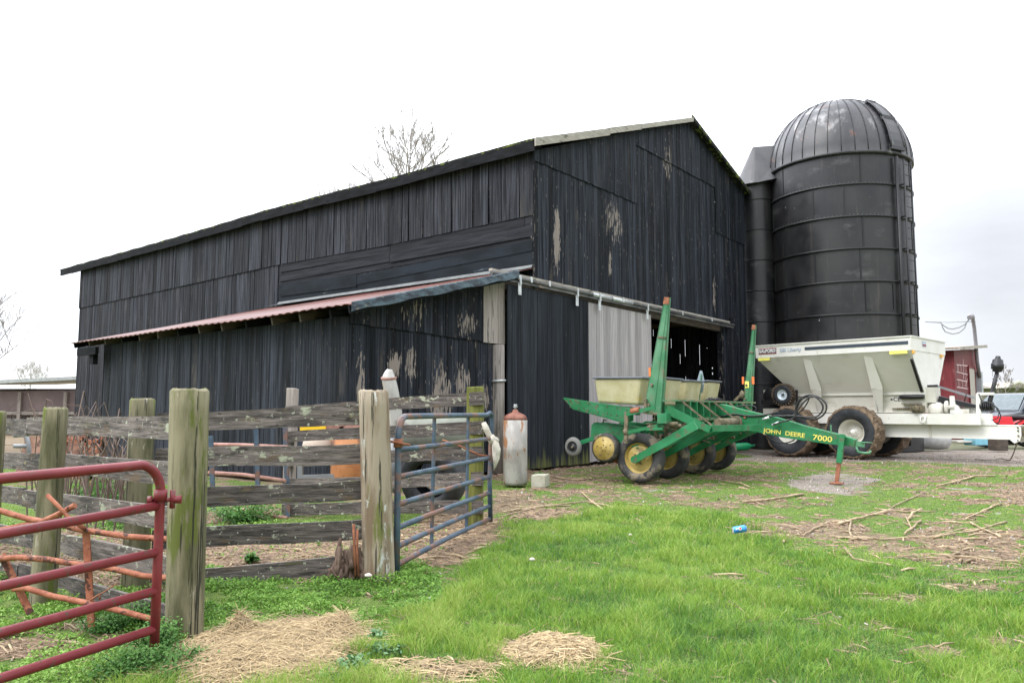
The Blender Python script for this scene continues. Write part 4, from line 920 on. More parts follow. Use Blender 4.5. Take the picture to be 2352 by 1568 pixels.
# mixer-like equipment behind the rails: orange drum, yellow bar, tank
eq=thing('old_implement','old farm implement with an orange drum, yellow arm and grey frame parked behind the rails','implement',(-1.9,10.9,0))
mb=MB(); c=DP(815,1060,10.9); c.z=0; mb.lathe(c,Z,[(.30,.12),(.33,.16),(.33,.98),(.30,1.0)],28); mb.build('orange_drum',PM('rusty_orange_drum',(.36,.13,.04),(.48,.20,.07),sc=(5,5,5),rough=.6,spots=[((.14,.06,.03),(5,5,5),.6,.08)]),eq)
mb=MB(); mb.beam(DP(690,984,10.7),DP(748,979,10.7),.06,.10); mb.build('yellow_arm',flat('bright_yellow_paint',(.80,.50,.02),.4),eq)
mb=MB(); mb.beam(DP(746,980,10.75),DP(790,978,10.75),.05,.10); mb.beam(DP(780,985,10.75),DP(830,975,10.75),.05,.06); mb.build('frame_bar',M_rustpink,eq)
mb=MB(); c=DP(728,1030,10.8); mb.lathe(c,(1,.2,0),[(.02,-.2),(.14,-.18),(.17,0),(.12,.2),(.02,.22)],20); mb.build('beige_housing',PM('beige_housing',(.42,.34,.27),(.52,.43,.34),sc=(4,4,4)),eq)
mb=MB(); mb.beam(DP(740,1120,10.9),DP(900,1115,10.9),.5,.12); mb.beam(DP(690,1068,10.9),DP(690,1160,10.9),.07,.07); mb.beam(DP(695,1095,10.7),DP(820,1090,10.7),.06,.05);mb.build('grey_frame',M_grey,eq)
mb=MB(); mb.beam(DP(790,1080,10.7),DP(793,1110,10.7),.08,.04); mb.build('side_plate',M_galv,eq)
# tyre and dark bin behind the blue gate
def tyre_prof(Rr,w,rim,tread=True):
    return [(rim,-.30*w),(rim*1.03,-.42*w),(rim+(Rr-rim)*.35,-.50*w),(rim+(Rr-rim)*.72,-.48*w),(Rr*.965,-.40*w),(Rr,-.26*w),(Rr*1.004,0),(Rr,.26*w),(Rr*.965,.40*w),(rim+(Rr-rim)*.72,.48*w),(rim+(Rr-rim)*.35,.50*w),(rim*1.03,.42*w),(rim,.30*w)]
tt_=thing('discarded_tractor_tyre','large black tyre lying behind the blue gate','tyre',(-1.0,10.3,0))
mb=MB(); mb.lathe(Vector((-1.05,10.45,.42)),(.35,.9,.25),tyre_prof(.45,.34,.24),36,closed=False); mb.build('tyre',M_tyreb,tt_)
tb=thing('metal_bin','low green grey rounded metal bin behind the algae green post','bin',(-1.0,11.3,0))
mb=MB(); mb.lathe(Vector((-1.15,11.35,.95)),(1,.2,0),[(.02,-.5),(.26,-.5),(.30,-.42),(.30,.42),(.26,.5),(.02,.5)],28); mb.build('barrel',PM('grey_green_metal',(.13,.14,.11),(.20,.21,.17),sc=(3,3,3),rough=.6),tb)
for x in (-1.5,-.8):
    mb=MB(); mb.beam((x,11.35,0),(x,11.35,.75),.07,.07); mb.build('leg',M_grey,tb)
# gas cylinder
tk=thing('gas_cylinder','tall rust streaked grey gas cylinder with a red domed top against the barn post','gas cylinder',(.05,14.0,0))
c=Vector((.06,14.0,0)); r_=.215
mb=MB(); mb.lathe(c,Z,[(r_*.93,0),(r_,.06),(r_,.62),(r_*1.01,.63),(r_,.64),(r_,1.15)],32,closed=True); mb.build('cylinder_body',M_tank,tk)
mb=MB(); mb.lathe(c,Z,[(r_,1.15),(r_*.97,1.19),(r_*.8,1.24),(r_*.45,1.275),(.06,1.29),(.04,1.34)],32); mb.build('cylinder_top',M_tankr,tk)
mb=MB(); mb.lathe(c,Z,[(.022,1.34),(.022,1.42)],10); mb.lathe(c,Z,[(.045,1.38),(.045,1.395)],10); mb.lathe(c,Z,[(.035,1.41),(.035,1.43)],10); mb.build('valve',M_galv,tk)
cb=thing('concrete_block','small pale square concrete block on the ground beside the gas cylinder','block',(.50,13.75,0))
mb=MB(); mb.box((.50,13.75,.10),(.25,.38,.21),rz=-.25); mb.build('block',M_conc,cb,bevel=.01)
# rotten stump beside post B
sk=thing('rotten_stump','rotten red brown splintered stump at the foot of the bare round post','stump',(-1.34,6.30,0))
mb=MB()
for i in range(15):
    a=random.uniform(0,6.28); r=random.uniform(.01,.13); x,y=-1.33+r*math.cos(a)*1.1,6.27+r*math.sin(a)*.7; h=random.uniform(.05,.17) if i>2 else random.uniform(.2,.30)
    mb.tube([(x,y,-.02),(x+random.uniform(-.02,.02),y,h*.6),(x+random.uniform(-.03,.03),y,h)],[random.uniform(.02,.045),random.uniform(.015,.035),random.uniform(.006,.02)],7,jit=.4)
[mb.blob((-1.36+.05*q_,6.26+.03*(q_%2),.03+.03*(q_%3)),(.055,.05,.075+.02*(q_%3)),q_*3,3,1.3) for q_ in range(5)]
mb.build('splinters',PM('rotten_red_wood',(.10,.065,.048),(.21,.145,.11),sc=(30,30,4),rough=.95,bump=.9),sk)
mb=MB(); mb.tube([(-1.225,6.2,.02),(-1.235,6.2,.25),(-1.245,6.2,.42)],.011,6,jit=.2); mb.tube([(-1.20,6.2,.02),(-1.215,6.2,.22),(-1.215,6.2,.38)],.010,6,jit=.2); mb.build('rusty_stake',M_rust,sk)
# ================================================================== CORN PLANTER
pf=Frame((2.31,14.47,0),35)
pl=thing('corn_planter','green four row corn planter with yellow seed boxes and tall folded marker arms','planter',pf.o,M=pf.M)
Z5=lambda x,y:(1254.4+.3*x,666.4+.3*y)
Z6=lambda x,y:(1685.6+.2833*x,705.6+.2833*y)
def wheel(mb_t,mb_r,mb_h,c,ax,Rr,w,rim,dish=-.02,lug=0):
    mb_t.lathe(c,ax,tyre_prof(Rr,w,rim),40,closed=False)
    mb_r.lathe(c,ax,[(rim*1.02,-.40*w),(rim*1.0,-.36*w),(rim*.93,-.30*w),(rim*.90,-.12*w),(rim*.80,dish-.06),(rim*.55,dish-.02),(rim*.45,dish-.06),(.001,dish-.06)],32,closed=False)
    mb_r.lathe(c,ax,[(rim*1.02,.40*w),(rim*.9,.3*w),(rim*.9,.0)],32,closed=False)
    mb_h.lathe(c,ax,[(.05,-.36*w),(.055,-.2*w),(.055,.2*w)],14)
    for k in range(5):
        a=2*math.pi*k/5; axv=Vector(ax).normalized(); x=axv.cross(Z).normalized(); y=axv.cross(x)
        p=Vector(c)+(x*math.cos(a)+y*math.sin(a))*rim*.36+axv*(dish-.06); mb_h.lathe(p,-axv,[(.018,0),(.014,.03)],6)
def pw(name,u,v,Rr=.46,w=.27,rim=.275):
    a,b,c_=MB(pf.M),MB(pf.M),MB(pf.M); c=(u,v,Rr-.015)
    a.cur=random.random()
    wheel(a,b,c_,c,(0,1,0),Rr,w,rim)
    T=a.build('tyre',M_tyre,pl); T.name='wheel'
    b.build('rim',M_yel,T); c_.build('hub',M_mudmetal,T); return T
WV=[.13,1.30,2.72,4.0]
for v in WV: pw('wheel',.02,v)
# wheel arms: broad green plates from the hub up to the tool bar
for i,v in enumerate(WV):
    o=-.19 if i!=2 else -.22
    mb=MB(pf.M); mb.cur=random.random()
    mb.beam((-.02,v+o,.41),(1.18,v+o,1.07),.035,.12,h2=.17,up=(0,0,1))
    mb.lathe((-.02,v+o-.02,.42),(0,1,0),[(.07,0),(.07,.06)],16)
    mb.build('wheel_arm',M_green,pl)
    mb=MB(pf.M); mb.beam((.4,v+.2,.7),(1.2,v+.2,1.05),.035,.16); mb.build('wheel_arm',M_green,pl)
# main tool bar along v plus front bar with slats
mb=MB(pf.M); mb.beam((.62,-.25,1.18),(.62,4.55,1.18),.18,.18); mb.build('tool_bar',M_green,pl)
mb=MB(pf.M); mb.beam((.70,-.08,1.50),(.70,4.4,1.50),.28,.035); mb.beam((.80,.1,1.16),(.80,4.4,1.16),.10,.05); mb.build('step_plate',PM('muddy_green',(.05,.16,.07),(.20,.18,.11),sc=(5,5,5),rough=.7),pl)
for k in range(13):
    v=.20+k*.32
    if 1.8<v<2.35: continue
    mb=MB(pf.M); mb.cur=random.random(); mb.beam((.78,v,1.14),(.78,v,1.49),.035,.16,up=(1,0,0)); mb.build('frame_rib',M_green,pl)
for v in (.15,1.0,1.75,2.6,3.4):
    mb=MB(pf.M); mb.beam((.84,v,1.49),(1.34,v+.25,1.02),.035,.035); mb.build('diagonal_strut',M_mudmetal,pl)
mb=MB(pf.M); mb.tube([(1.22,.9,1.10),(1.22,2.0,1.10)],.075,12); mb.lathe((1.22,1.92,1.10),(0,1,0),[(.12,0),(.12,.03)],14); mb.build('rock_shaft',M_mudmetal,pl)
# front draft bars forming the V to the tongue
mb=MB(pf.M); mb.beam((.62,-.05,1.34),(1.30,.30,.98),.10,.17,h2=.12); mb.build('draft_brace',M_green,pl)
mb=MB(pf.M); mb.beam((1.30,.30,1.0),(1.72,1.85,1.0),.11,.11); mb.build('draft_bar',M_green,pl)
mb=MB(pf.M); mb.beam((1.72,2.3,1.0),(1.2,3.9,1.0),.11,.11); mb.build('draft_bar',M_green,pl)
# parallel arms / hitch linkage near the first row
mb=MB(pf.M); mb.beam((-.10,-.20,1.25),(.45,-.15,1.38),.05,.07); mb.beam((-.08,-.20,.92),(.5,-.15,1.05),.05,.06); mb.beam((.3,-.2,.98),(.62,-.2,1.0),.05,.05); mb.build('parallel_arm',M_green,pl)
mb=MB(pf.M); mb.beam((-.12,-.2,.72),(-.10,-.2,1.30),.04,.07,up=(1,0,0)); mb.blob((-.12,-.22,.93),(.05,.03,.06),3); mb.blob((.35,-.18,1.02),(.05,.04,.04),5); mb.box((.50,-.12,.98),(.2,.08,.06))
for v in (.6,1.1,1.6): mb.beam((.1,v,.7),(.12,v,1.05),.07,.05,up=(1,0,0)); mb.box((.12,v,.98),(.08,.06,.1))
mb.build('linkage_casting',M_mudmetal,pl)
mb=MB(pf.M); mb.tube([(-.02,-.17,1.30),(.15,-.16,1.33)],.06,10); mb.build('hydraulic_cylinder',M_rust,pl)
# end frame beam (long, open channel pointing back)
mb=MB(pf.M)
BP_=P=[pf.onv(*Z5(x,y),-.12) for x,y in ((130,828),(560,898),(640,905),(640,1000),(590,1012),(200,905))]
mb.prism(P,(0,.02,0)); 
q=[(P[0][0],-.12,P[0][2]),(P[1][0],-.12,P[1][2])]
mb.beam((P[0][0],-.06,P[0][2]+.005),(P[2][0],-.06,P[2][2]+.005),.12,.018); mb.beam((P[5][0],-.06,P[5][2]),(P[4][0],-.06,P[4][2]),.12,.018)
mb.prism([(p[0],.02,p[2]) for p in P],(0,.02,0)); mb.build('end_beam',M_green,pl)
for v in (.55,3.75):
    mb=MB(pf.M); mb.beam((-1.35,v,1.42),(-.2,v,1.30),.10,.14); mb.build('support_beam',M_green,pl)
# seed boxes
for k in range(4):
    v0=-.02+k*1.12; w=.80; u0,u1=-.88,.13; zt=1.93+.01*k
    mb=MB(pf.M); mb.cur=random.random(); zb0=1.47
    mb.hexa([(u0+.05,v0+.05,zb0),(u1-.10,v0+.05,zb0-.05),(u1-.10,v0+w-.05,zb0-.05),(u0+.05,v0+w-.05,zb0),(u0,v0,zt),(u1,v0,zt),(u1,v0+w,zt),(u0,v0+w,zt)])
    sb=mb.build('seed_box',M_box,pl,bevel=.045)
    mb=MB(pf.M); ti=.02*((k%2)-.5)
    mb.hexa([(u0-.02,v0-.03,zt+.0),(u1+.03,v0-.03,zt-.01+ti),(u1+.03,v0+w+.02,zt-.01+ti),(u0-.02,v0+w+.02,zt),(u0-.02,v0-.03,zt+.035),(u1+.03,v0-.03,zt+.025+ti),(u1+.03,v0+w+.02,zt+.025+ti),(u0-.02,v0+w+.02,zt+.035)])
    mb.build('lid',M_lid,sb,bevel=.012)
# row units
for k in range(4):
    v=.22+k*1.12; mb=MB(pf.M)
    Ps=[(-1.02,.74),(-.98,1.05),(-.88,1.10),(-.1,1.02),(.05,.98),(.0,.62),(-.35,.66)]
    mb.prism([(u,v-.16,z) for u,z in Ps],(0,.02,0)); mb.prism([(u,v+.10,z) for u,z in Ps],(0,.02,0)); mb.beam((-.95,v-.02,1.075),(.0,v-.02,1.0),.28,.02)
    ru=mb.build('row_unit',M_green,pl)
    mb=MB(pf.M); mb.beam((-1.32,v-.10,.68),(-.85,v-.12,.82),.05,.08); mb.build('press_arm',M_green,ru)
    gc=(-.62,v-.30,.62)
    mb=MB(pf.M); mb.lathe(gc,(0,1,0),[(.23,-.06),(.252,-.055),(.275,-.02),(.28,.06),(.265,.13),(.2,.13)],30,closed=False)
    gw=mb.build('gauge_wheel',M_tyre,ru)
    mb=MB(pf.M); mb.lathe(gc,(0,1,0),[(.0015,-.055),(.03,-.065),(.05,-.045),(.23,-.05),(.242,-.03)],30,closed=False); mb.build('rim',M_yel,gw)
    mb=MB(pf.M)
    for j in range(5):
        a=j*1.2566+.4; 
        for r in (.055,.15): mb.lathe((gc[0]+r*math.cos(a),gc[1]-.05,gc[2]+r*math.sin(a)),(0,-1,0),[(.012,0),(.010,.012)],8)
    mb.build('wheel_bolt',M_mudmetal,gw)
    mb=MB(pf.M); mb.lathe((-.43,v-.10,.60),(0.1,1,0),[(.001,-.012),(.275,-.004),(.28,0),(.275,.004),(.001,.012)],30,closed=False); mb.build('opener_disc',M_rust,ru)
    pc=(-1.30,v-.32,.62)
    mb=MB(pf.M); mb.lathe(pc,(0,1,0),[(.11,-.045),(.165,-.04),(.19,0),(.165,.04),(.11,.045)],28,closed=False); pr_=mb.build('press_wheel',flat('worn_grey_rubber',(.16,.16,.15),.8),ru)
    mb=MB(pf.M); mb.lathe(pc,(0,1,0),[(.001,-.045),(.03,-.05),(.035,-.03),(.11,-.035),(.12,-.045)],28,closed=False); mb.build('rim',M_blk,pr_)
    mb=MB(pf.M); mb.lathe(pc,(0,-1,0),[(.028,.04),(.022,.065)],10); mb.build('hub',M_mudmetal,pr_)
    mb=MB(pf.M); mb.tube([(-.75,v-.12,1.09),(-.74,v-.12,1.15),(-.68,v-.12,1.13)],.014,6); mb.blob((-.82,v-.2,.80),(.09,.06,.05),k+2); mb.build('depth_lever',M_mudmetal,ru)
# marker arms
def marker(v,pts,u_off,lab):
    # pts: face outline in local (u,z); open channel with flanges
    mb=MB(pf.M)
    (bl,br,tr_,tl)=pts
    th=.02; dpt=.12
    mb.prism([(bl[0],v,bl[1]),(br[0],v,br[1]),(tr_[0],v,tr_[1]),(tl[0],v,tl[1])],(0,th,0))
    mb.prism([(br[0],v,br[1]),(br[0],v+dpt,br[1]),(tr_[0],v+dpt*.5,tr_[1]),(tr_[0],v,tr_[1])],(-.02,0,0))
    mb.prism([(bl[0],v,bl[1]),(bl[0],v+dpt,bl[1]),(tl[0],v+dpt*.5,tl[1]),(tl[0],v,tl[1])],(.02,0,0))
    mm=lambda a,b,f:(a[0]+(b[0]-a[0])*f,a[1]+(b[1]-a[1])*f)
    a=mm(bl,br,.62);b=mm(tl,tr_,.55); mb.beam((a[0],v-.004,a[1]+.1),(b[0],v-.004,b[1]-.1),.012,.012)
    o=mb.build('marker_arm',M_greend,pl)
    mb=MB(pf.M)
    for f in (.08,.25):
        p=mm(mm(bl,tl,f),mm(br,tr_,f),.25); mb=MB(pf.M); mb.lathe((p[0],v-.002,p[1]),(0,-1,0),[(.03,0),(.026,.03)],8); mb.build('bolt',M_mudmetal,o)
    mb=MB(pf.M); mb.beam((mm(bl,tl,.66)[0]+.02,v-.012,mm(bl,tl,.66)[1]),(mm(br,tr_,.66)[0]-.02,v-.012,mm(br,tr_,.66)[1]),.03,.03); mb.build('bolt',M_mudmetal,o)
    mb=MB(pf.M); a=mm(tl,bl,.0);b=mm(tr_,br,.0);c=mm(tr_,br,.06);d=mm(tl,bl,.06)
    mb.prism([(a[0],v-.006,a[1]),(b[0],v-.006,b[1]),(c[0],v-.006,c[1]),(d[0],v-.006,d[1])],(0,-.006,0)); mb.build('worn_tip',M_rust,o)
    return o
V1=.02; q=[pf.onv(*Z5(x,y),V1) for x,y in ((740,945),(882,962),(945,55),(906,52))]
m1=marker(V1,[(p[0],p[2]) for p in q],0,'')
mb=MB(pf.M); p=pf.onv(*Z5(797,625),V1); mb.box((p[0]-.01,V1+.02,p[2]),(.035,.05,.16)); mb.build('reflector',M_orange,m1)
mb=MB(pf.M); a=pf.onv(*Z5(765,940),V1-.02); mb.box((a[0],V1-.03,a[2]+.15),(.05,.05,.22)); mb.tube([(a[0]+.15,V1-.03,a[2]-.02),(a[0]+.5,V1-.03,a[2]-.04)],.03,8); mb.build('pivot',M_mudmetal,m1)
V2=4.42; q=[pf.onv(*Z5(x,y),V2) for x,y in ((1502,880),(1570,885),(1604,266),(1578,264))]
m2=marker(V2,[(p[0],p[2]) for p in q],0,'')
for x,y in ((1583,690),(1506,690)):
    mb=MB(pf.M); p=pf.onv(*Z5(x,y),V2); mb.box((p[0],V2+.02,p[2]),(.04,.05,.17)); mb.build('reflector',M_orange,m2)
mb=MB(pf.M); p=pf.onv(*Z5(1537,722),V2-.01); mb.box((p[0],V2-.008,p[2]),(.09,.006,.15)); mb.build('decal',M_yref,m2)
mb=MB(pf.M); p=pf.onv(*Z5(1500,800),V2); mb.blob((p[0],V2,p[2]),(.06,.06,.1),3); mb.beam((p[0]-.02,V2,p[2]),(p[0]-.18,V2,p[2]-.14),.06,.06); mb.build('pivot',M_mudmetal,m2)
# tongue
TV=2.05
tp=[(1600,931),(1625,925),(1660,928),(1700,939),(1782,958),(1850,978),(1926,997),(1965,1009),(1962,1026),(1930,1022),(1898,1019),(1793,1003.5),(1737,992),(1690,984),(1630,972),(1606,966)]
Q=[pf.onv(x,y,TV) for x,y in tp]
mb=MB(pf.M); mb.prism([(p[0],TV,p[2]) for p in Q],(0,.20,0)); tg=mb.build('tongue',M_green,pl,bevel=.008)
mb=MB(pf.M)
for (x,y) in ((1711,957),): p=pf.onv(x,y,TV-.01); mb.lathe((p[0],TV-.01,p[2]),(0,1,0),[(.035,-.012),(.022,-.012),(.022,.0)],14)
mb.build('pin_hole',M_rust,tg)
def tng_text(body,xa,ya,xb,yb,size,m,sx=1.0):
    a=pf.onv(xa,ya,TV-.006);b=pf.onv(xb,yb,TV-.006); c=(Vector(a)+Vector(b))/2; d=Vector((b[0]-a[0],0,b[2]-a[2])).normalized()
    Mx=pf.M@basis(c,d,(-d.z,0,d.x),(0,-1,0)); 
    return text_obj('lettering',body,m,tg,Mx,size,.003,sx,.002)
tng_text('JOHN  DEERE',1751,988,1852,1001,.115,M_ytext,1.13); tng_text('7000',1867,1004.0,1911,1009.5,.14,M_ytext,1.25)
mb=MB(pf.M); a=pf.onv(1936,1003,TV-.05);b=pf.onv(1928,1062,TV-.05);c=pf.onv(1921.5,1092,TV-.05)
fz=.0
mb.beam((a[0],TV-.07,a[2]+.05),(b[0],TV-.07,b[2]),.09,.09,up=(1,0,0)); jk=mb.build('jack_stand',M_green,pl)
mb=MB(pf.M); mb.beam((b[0],TV-.07,b[2]+.02),(c[0],TV-.07,fz),.065,.065,up=(1,0,0)); mb.lathe((c[0],TV-.07,fz-.01),Z,[(.13,0),(.13,.02),(.05,.03)],12); mb.build('jack_leg',M_rust,jk)
mb=MB(pf.M); a=pf.onv(1964,1018,TV+.05); mb.beam((a[0],TV+.05,a[2]),(a[0]+.16,TV+.05,a[2]-.02),.05,.09); mb.tube([(a[0]+.02,TV+.03,a[2]-.06),(a[0]+.05,TV+.03,a[2]-.15),(a[0]+.16,TV+.03,a[2]-.17),(a[0]+.25,TV+.03,a[2]-.16),(a[0]+.26,TV+.03,a[2]-.12)],.022,8); mb.tube([(a[0]+.1,TV,a[2]+.03),(a[0]+.3,TV,a[2]+.02)],.012,6); mb.build('hitch',M_greend,tg)
mb=MB(pf.M); a=pf.onv(1909,995,TV+.05); mb.beam((a[0],TV+.05,a[2]),(a[0],TV+.05,a[2]+.16),.04,.02); mb.build('hose_bracket',M_greend,tg)
# hoses
def hose(pts,r=.016,v=TV-.06,m=M_hose,name='hose'):
    P=[pf.onv(*Z6(x,y),vv) for x,y,vv in [(p[0],p[1],p[2] if len(p)>2 else v) for p in pts]]
    P=[Vector((p[0],p[1],p[2])) for p in P]
    # catmull-rom
    R_=[]
    for i in range(len(P)-1):
        a=P[max(i-1,0)];b=P[i];c=P[i+1];d=P[min(i+2,len(P)-1)]
        for k in range(5):
            t=k/5; R_.append(.5*((2*b)+(c-a)*t+(2*a-5*b+4*c-d)*t*t+(3*b-a-3*c+d)*t**3))
    R_.append(P[-1]); mb=MB(pf.M); mb.tube(R_,r,8); return mb.build(name,m,pl)
hose([(245,900),(330,880),(420,880),(490,870),(505,800),(545,735),(620,710),(700,735),(750,790),(735,860),(670,905),(600,905),(545,890)])
hose([(320,950),(400,925),(480,900),(520,830),(575,760),(640,720),(700,760),(722,820),(680,880),(600,890),(500,880),(420,878)],v=TV-.10)
hose([(500,870),(530,770),(590,725),(610,735),(580,800),(520,860),(480,885)],v=TV-.03,r=.012)
hose([(-250,855),(-120,885),(0,865),(120,880),(250,872),(360,845)],v=TV-.02)
hose([(-60,830),(60,798),(160,800),(180,830),(150,850)],v=TV+.4,r=.012)
hose([(205,905),(190,950),(120,1000),(60,1010),(20,960),(15,900)],r=.006)
hose([(265,1040),(320,1080),(400,1100),(480,1080),(500,1040)],v=TV+.5,r=.012)
for a,b in (((232,908),(285,890)),((308,955),(365,932))):
    P=[pf.onv(*Z6(*q),TV-.07) for q in (a,b)]; mb=MB(pf.M); mb.tube([P[0],P[1]],[.018,.028],8); mb.build('hose_coupler',M_galv,pl)
mb=MB(pf.M)
for i in range(26):
    x=random.uniform(1080,1340); a=pf.onv(*Z5(x,850+random.uniform(-4,10)),TV-.9+ (x-880)*.003); a=Vector((.70+random.uniform(-.12,.12),a[1],1.53))
    mb.tube([a,a+Vector((random.uniform(-.1,.1),.1,random.uniform(-.01,.06))),a+Vector((random.uniform(-.15,.15),.2,.0))],random.uniform(.008,.018),5)
mb.build('hose_bundle',M_blk,pl)
for i in range(60):          # springs, rods, chains and brackets packed under the tool bar
    u=random.uniform(-.15,.75); v=random.uniform(-.15,4.2); z=random.uniform(.72,1.12); k=i%4; mb=MB(pf.M)
    if k==0: mb.tube([(u,v,z),(u+random.uniform(.1,.35),v,z+random.uniform(-.12,.18))],random.uniform(.012,.022),6); nm='rod'
    elif k==1: mb.beam((u,v,z-.14),(u+.03,v,z+.10),.05,.02,up=(1,0,0)); nm='bracket'
    elif k==2: mb.lathe((u,v,z),(1,0,0),[(.035 if q%2 else .044,q*.012) for q in range(14)],8); nm='spring'
    else: mb.box((u,v,z),(.09,.07,.07)); nm='clamp'
    mb.build(nm,M_mudmetal,pl)
mb=MB(pf.M)
for f in np.linspace(.05,.95,7):
    for dz in (.03,.16):
        p=Vector((BP_[0][0]+.1,0,BP_[0][2])).lerp(Vector((BP_[2][0],0,BP_[2][2])),f); mb.lathe((p.x,-.125,p.z-dz),(0,-1,0),[(.014,0),(.011,.014)],6)
mb.build('bolt_row',M_mudmetal,pl)
# slow moving vehicle sign seen from behind
SV=3.1; P=[pf.onv(*Z5(x,y),SV) for x,y in ((1178,614),(1194,616),(1210,690),(1204,760),(1196,786),(1160,782),(1150,745),(1153,700))]
mb=MB(pf.M); mb.prism([(p[0],SV,p[2]) for p in P],(0,.008,0)); sg=mb.build('warning_sign',M_smv,pl)
a=pf.onv(*Z5(1187,640),SV-.02);b=pf.onv(*Z5(1175,840),SV-.02); mb=MB(pf.M); mb.beam((a[0],SV-.02,a[2]),(b[0],SV-.02,b[2]),.03,.015,up=(1,0,0)); mb.build('sign_bracket',M_greend,sg)

# ================================================================== FERTILISER SPREADER
sf=Frame((9.42,21.72,0),46)
spd=thing('fertilizer_spreader','cream white fertilizer spreader trailer on muddy tandem tyres in front of the silo','spreader',sf.o,M=sf.M)
def sm_(): return MB(sf.M)
U0,U1,VW=-2.78,1.68,2.72; ZB=2.93
mb=sm_()
for (a,b,c,d) in (((U0,0),(U1,0),None,None),((U1,0),(U1,VW),None,None),((U1,VW),(U0,VW),None,None),((U0,VW),(U0,0),None,None)):
    zt0=3.29; mb.beam((a[0],a[1],(ZB+zt0)/2),(b[0],b[1],(ZB+zt0)/2),.03,zt0-ZB)
mb.beam((U0,0,3.30),(U1,0,3.30),.09,.03); mb.beam((U1,0,3.303),(U1,VW,3.303),.09,.03)
rim=mb.build('hopper_rim',M_white,spd)
VB0,VB1=.86,1.86; ub0,ub1=-1.95,1.70
mb=sm_(); t_=.015
top=[(U0,0,ZB),(U1,0,ZB),(U1,VW,ZB),(U0,VW,ZB)]; bot=[(ub0,VB0,1.78),(ub1,VB0,1.78),(ub1,VB1,1.78),(ub0,VB1,1.78)]
mb.add(bot+top,[(0,1,5,4),(2,3,7,6),(3,0,4,7)]); hp=mb.build('hopper',M_hop,spd); sm=hp.modifiers.new('t','SOLIDIFY'); sm.thickness=.02
mb=sm_(); mb.add([(ub1,VB0,1.78),(ub1,VB1,1.78),(U1,VW,ZB),(U1,0,ZB)],[(0,1,2,3)]); fw=mb.build('hopper_front',M_white,spd); sm=fw.modifiers.new('t','SOLIDIFY'); sm.thickness=.02
mb=sm_(); mb.beam((ub0,VB0-.03,1.79),(ub1,VB0-.03,1.79),.08,.05); mb.build('sill',M_white,spd)
mb=sm_(); mb.beam((ub0-.3,VB0,1.52),(ub1,VB0,1.52),.03,.50); mb.beam((ub0-.3,VB1,1.52),(ub1,VB1,1.52),.03,.50); mb.beam((ub1,VB0,1.60),(ub1,VB1,1.60),.03,.4); mb.beam((ub0-.3,VB0,1.5),(ub0-.3,VB1,1.5),.03,.5); mb.build('lower_body',M_white2,spd)
for u in (-1.32,.42):
    mb=sm_(); P=[(u,.10,2.80),(u,.20,2.62),(u,.62,1.72),(u,.80,1.28),(u,.86,1.28),(u,.86,1.8),(u,.10,2.9)]
    mb.prism(P,(.03,0,0)); mb.beam((u+.10,.08,2.85),(u+.16,.50,1.95),.20,.02,up=(0,-1,.5),w2=.30); mb.beam((u+.16,.50,1.95),(u+.12,.82,1.28),.30,.02,up=(0,-1,.4),w2=.10)
    mb.build('gusset',M_hop,spd)
# decals on the rim band
def plate(name,x0,y0,x1,y1,m,v,par,th=.004,dz=0):
    a=sf.onv(*Z6(x0,y0),v); b=sf.onv(*Z6(x1,y1),v); mb=sm_(); mb.box(((a[0]+b[0])/2,v,(a[2]+b[2])/2+dz),(abs(b[0]-a[0]),th,abs(a[2]-b[2]))); return mb.build(name,m,par)
def boxp(name,u0,u1,z0,z1,v,m,par,th=.004):
    mb=sm_(); mb.box(((u0+u1)/2,v,(z0+z1)/2),(u1-u0,th,z1-z0)); return mb.build(name,m,par)
VF=-.022
boxp('stripe_decal',-1.22,1.63,3.085,3.175,VF,M_navy,rim)
boxp('brand_plate',-2.68,-2.10,3.035,3.215,VF,M_decalr,rim); boxp('plate_band',-2.675,-2.105,3.062,3.19,VF-.003,M_decalw,rim); boxp('plate_band',-2.665,-2.115,3.07,3.182,VF-.006,M_blk,rim)
text_obj('lettering','SALFORD',M_decalw,rim,sf.M@basis((-2.39,VF-.012,3.126),(1,0,0),(0,0,1),(0,-1,0)),.125,.003,.98,.004)
text_obj('lettering','BBI Liberty',M_decalb,rim,sf.M@basis((-1.66,VF-.004,3.125),(1,0,0),(0,0,1),(0,-1,0)),.15,.003,.98,.003)
for u0,u1 in ((-2.69,-2.32),(1.15,1.60)): boxp('reflector',u0,u1,2.84,2.92,-.03,M_yref,rim,.03)
mb=sm_(); mb.box((U1+.022,.98,3.14),(.004,.30,.15)); mb.build('front_label',M_decalb,rim); mb=sm_(); mb.box((U1+.026,.98,3.11),(.004,.26,.05)); mb.build('front_label',M_decalr,rim)
for v in (.12,2.35):
    mb=sm_(); mb.box((U1+.03,v,2.88),(.04,.16,.08)); mb.build('marker_lamp',M_amber,rim)
text_obj('lettering','▪CE',M_navy,spd,sf.M@basis((.93,VB0-.02,1.64),(1,0,0),(0,0,1),(0,-1,0)),.16,.003,1.0,.002)
mb=sm_(); a=sf.onv(*Z6(1440,420),-.02); b=sf.onv(*Z6(1525,682),.80); mb.beam(a,b,.07,.05); mb.build('roll_tarp_rod',M_blk,spd)
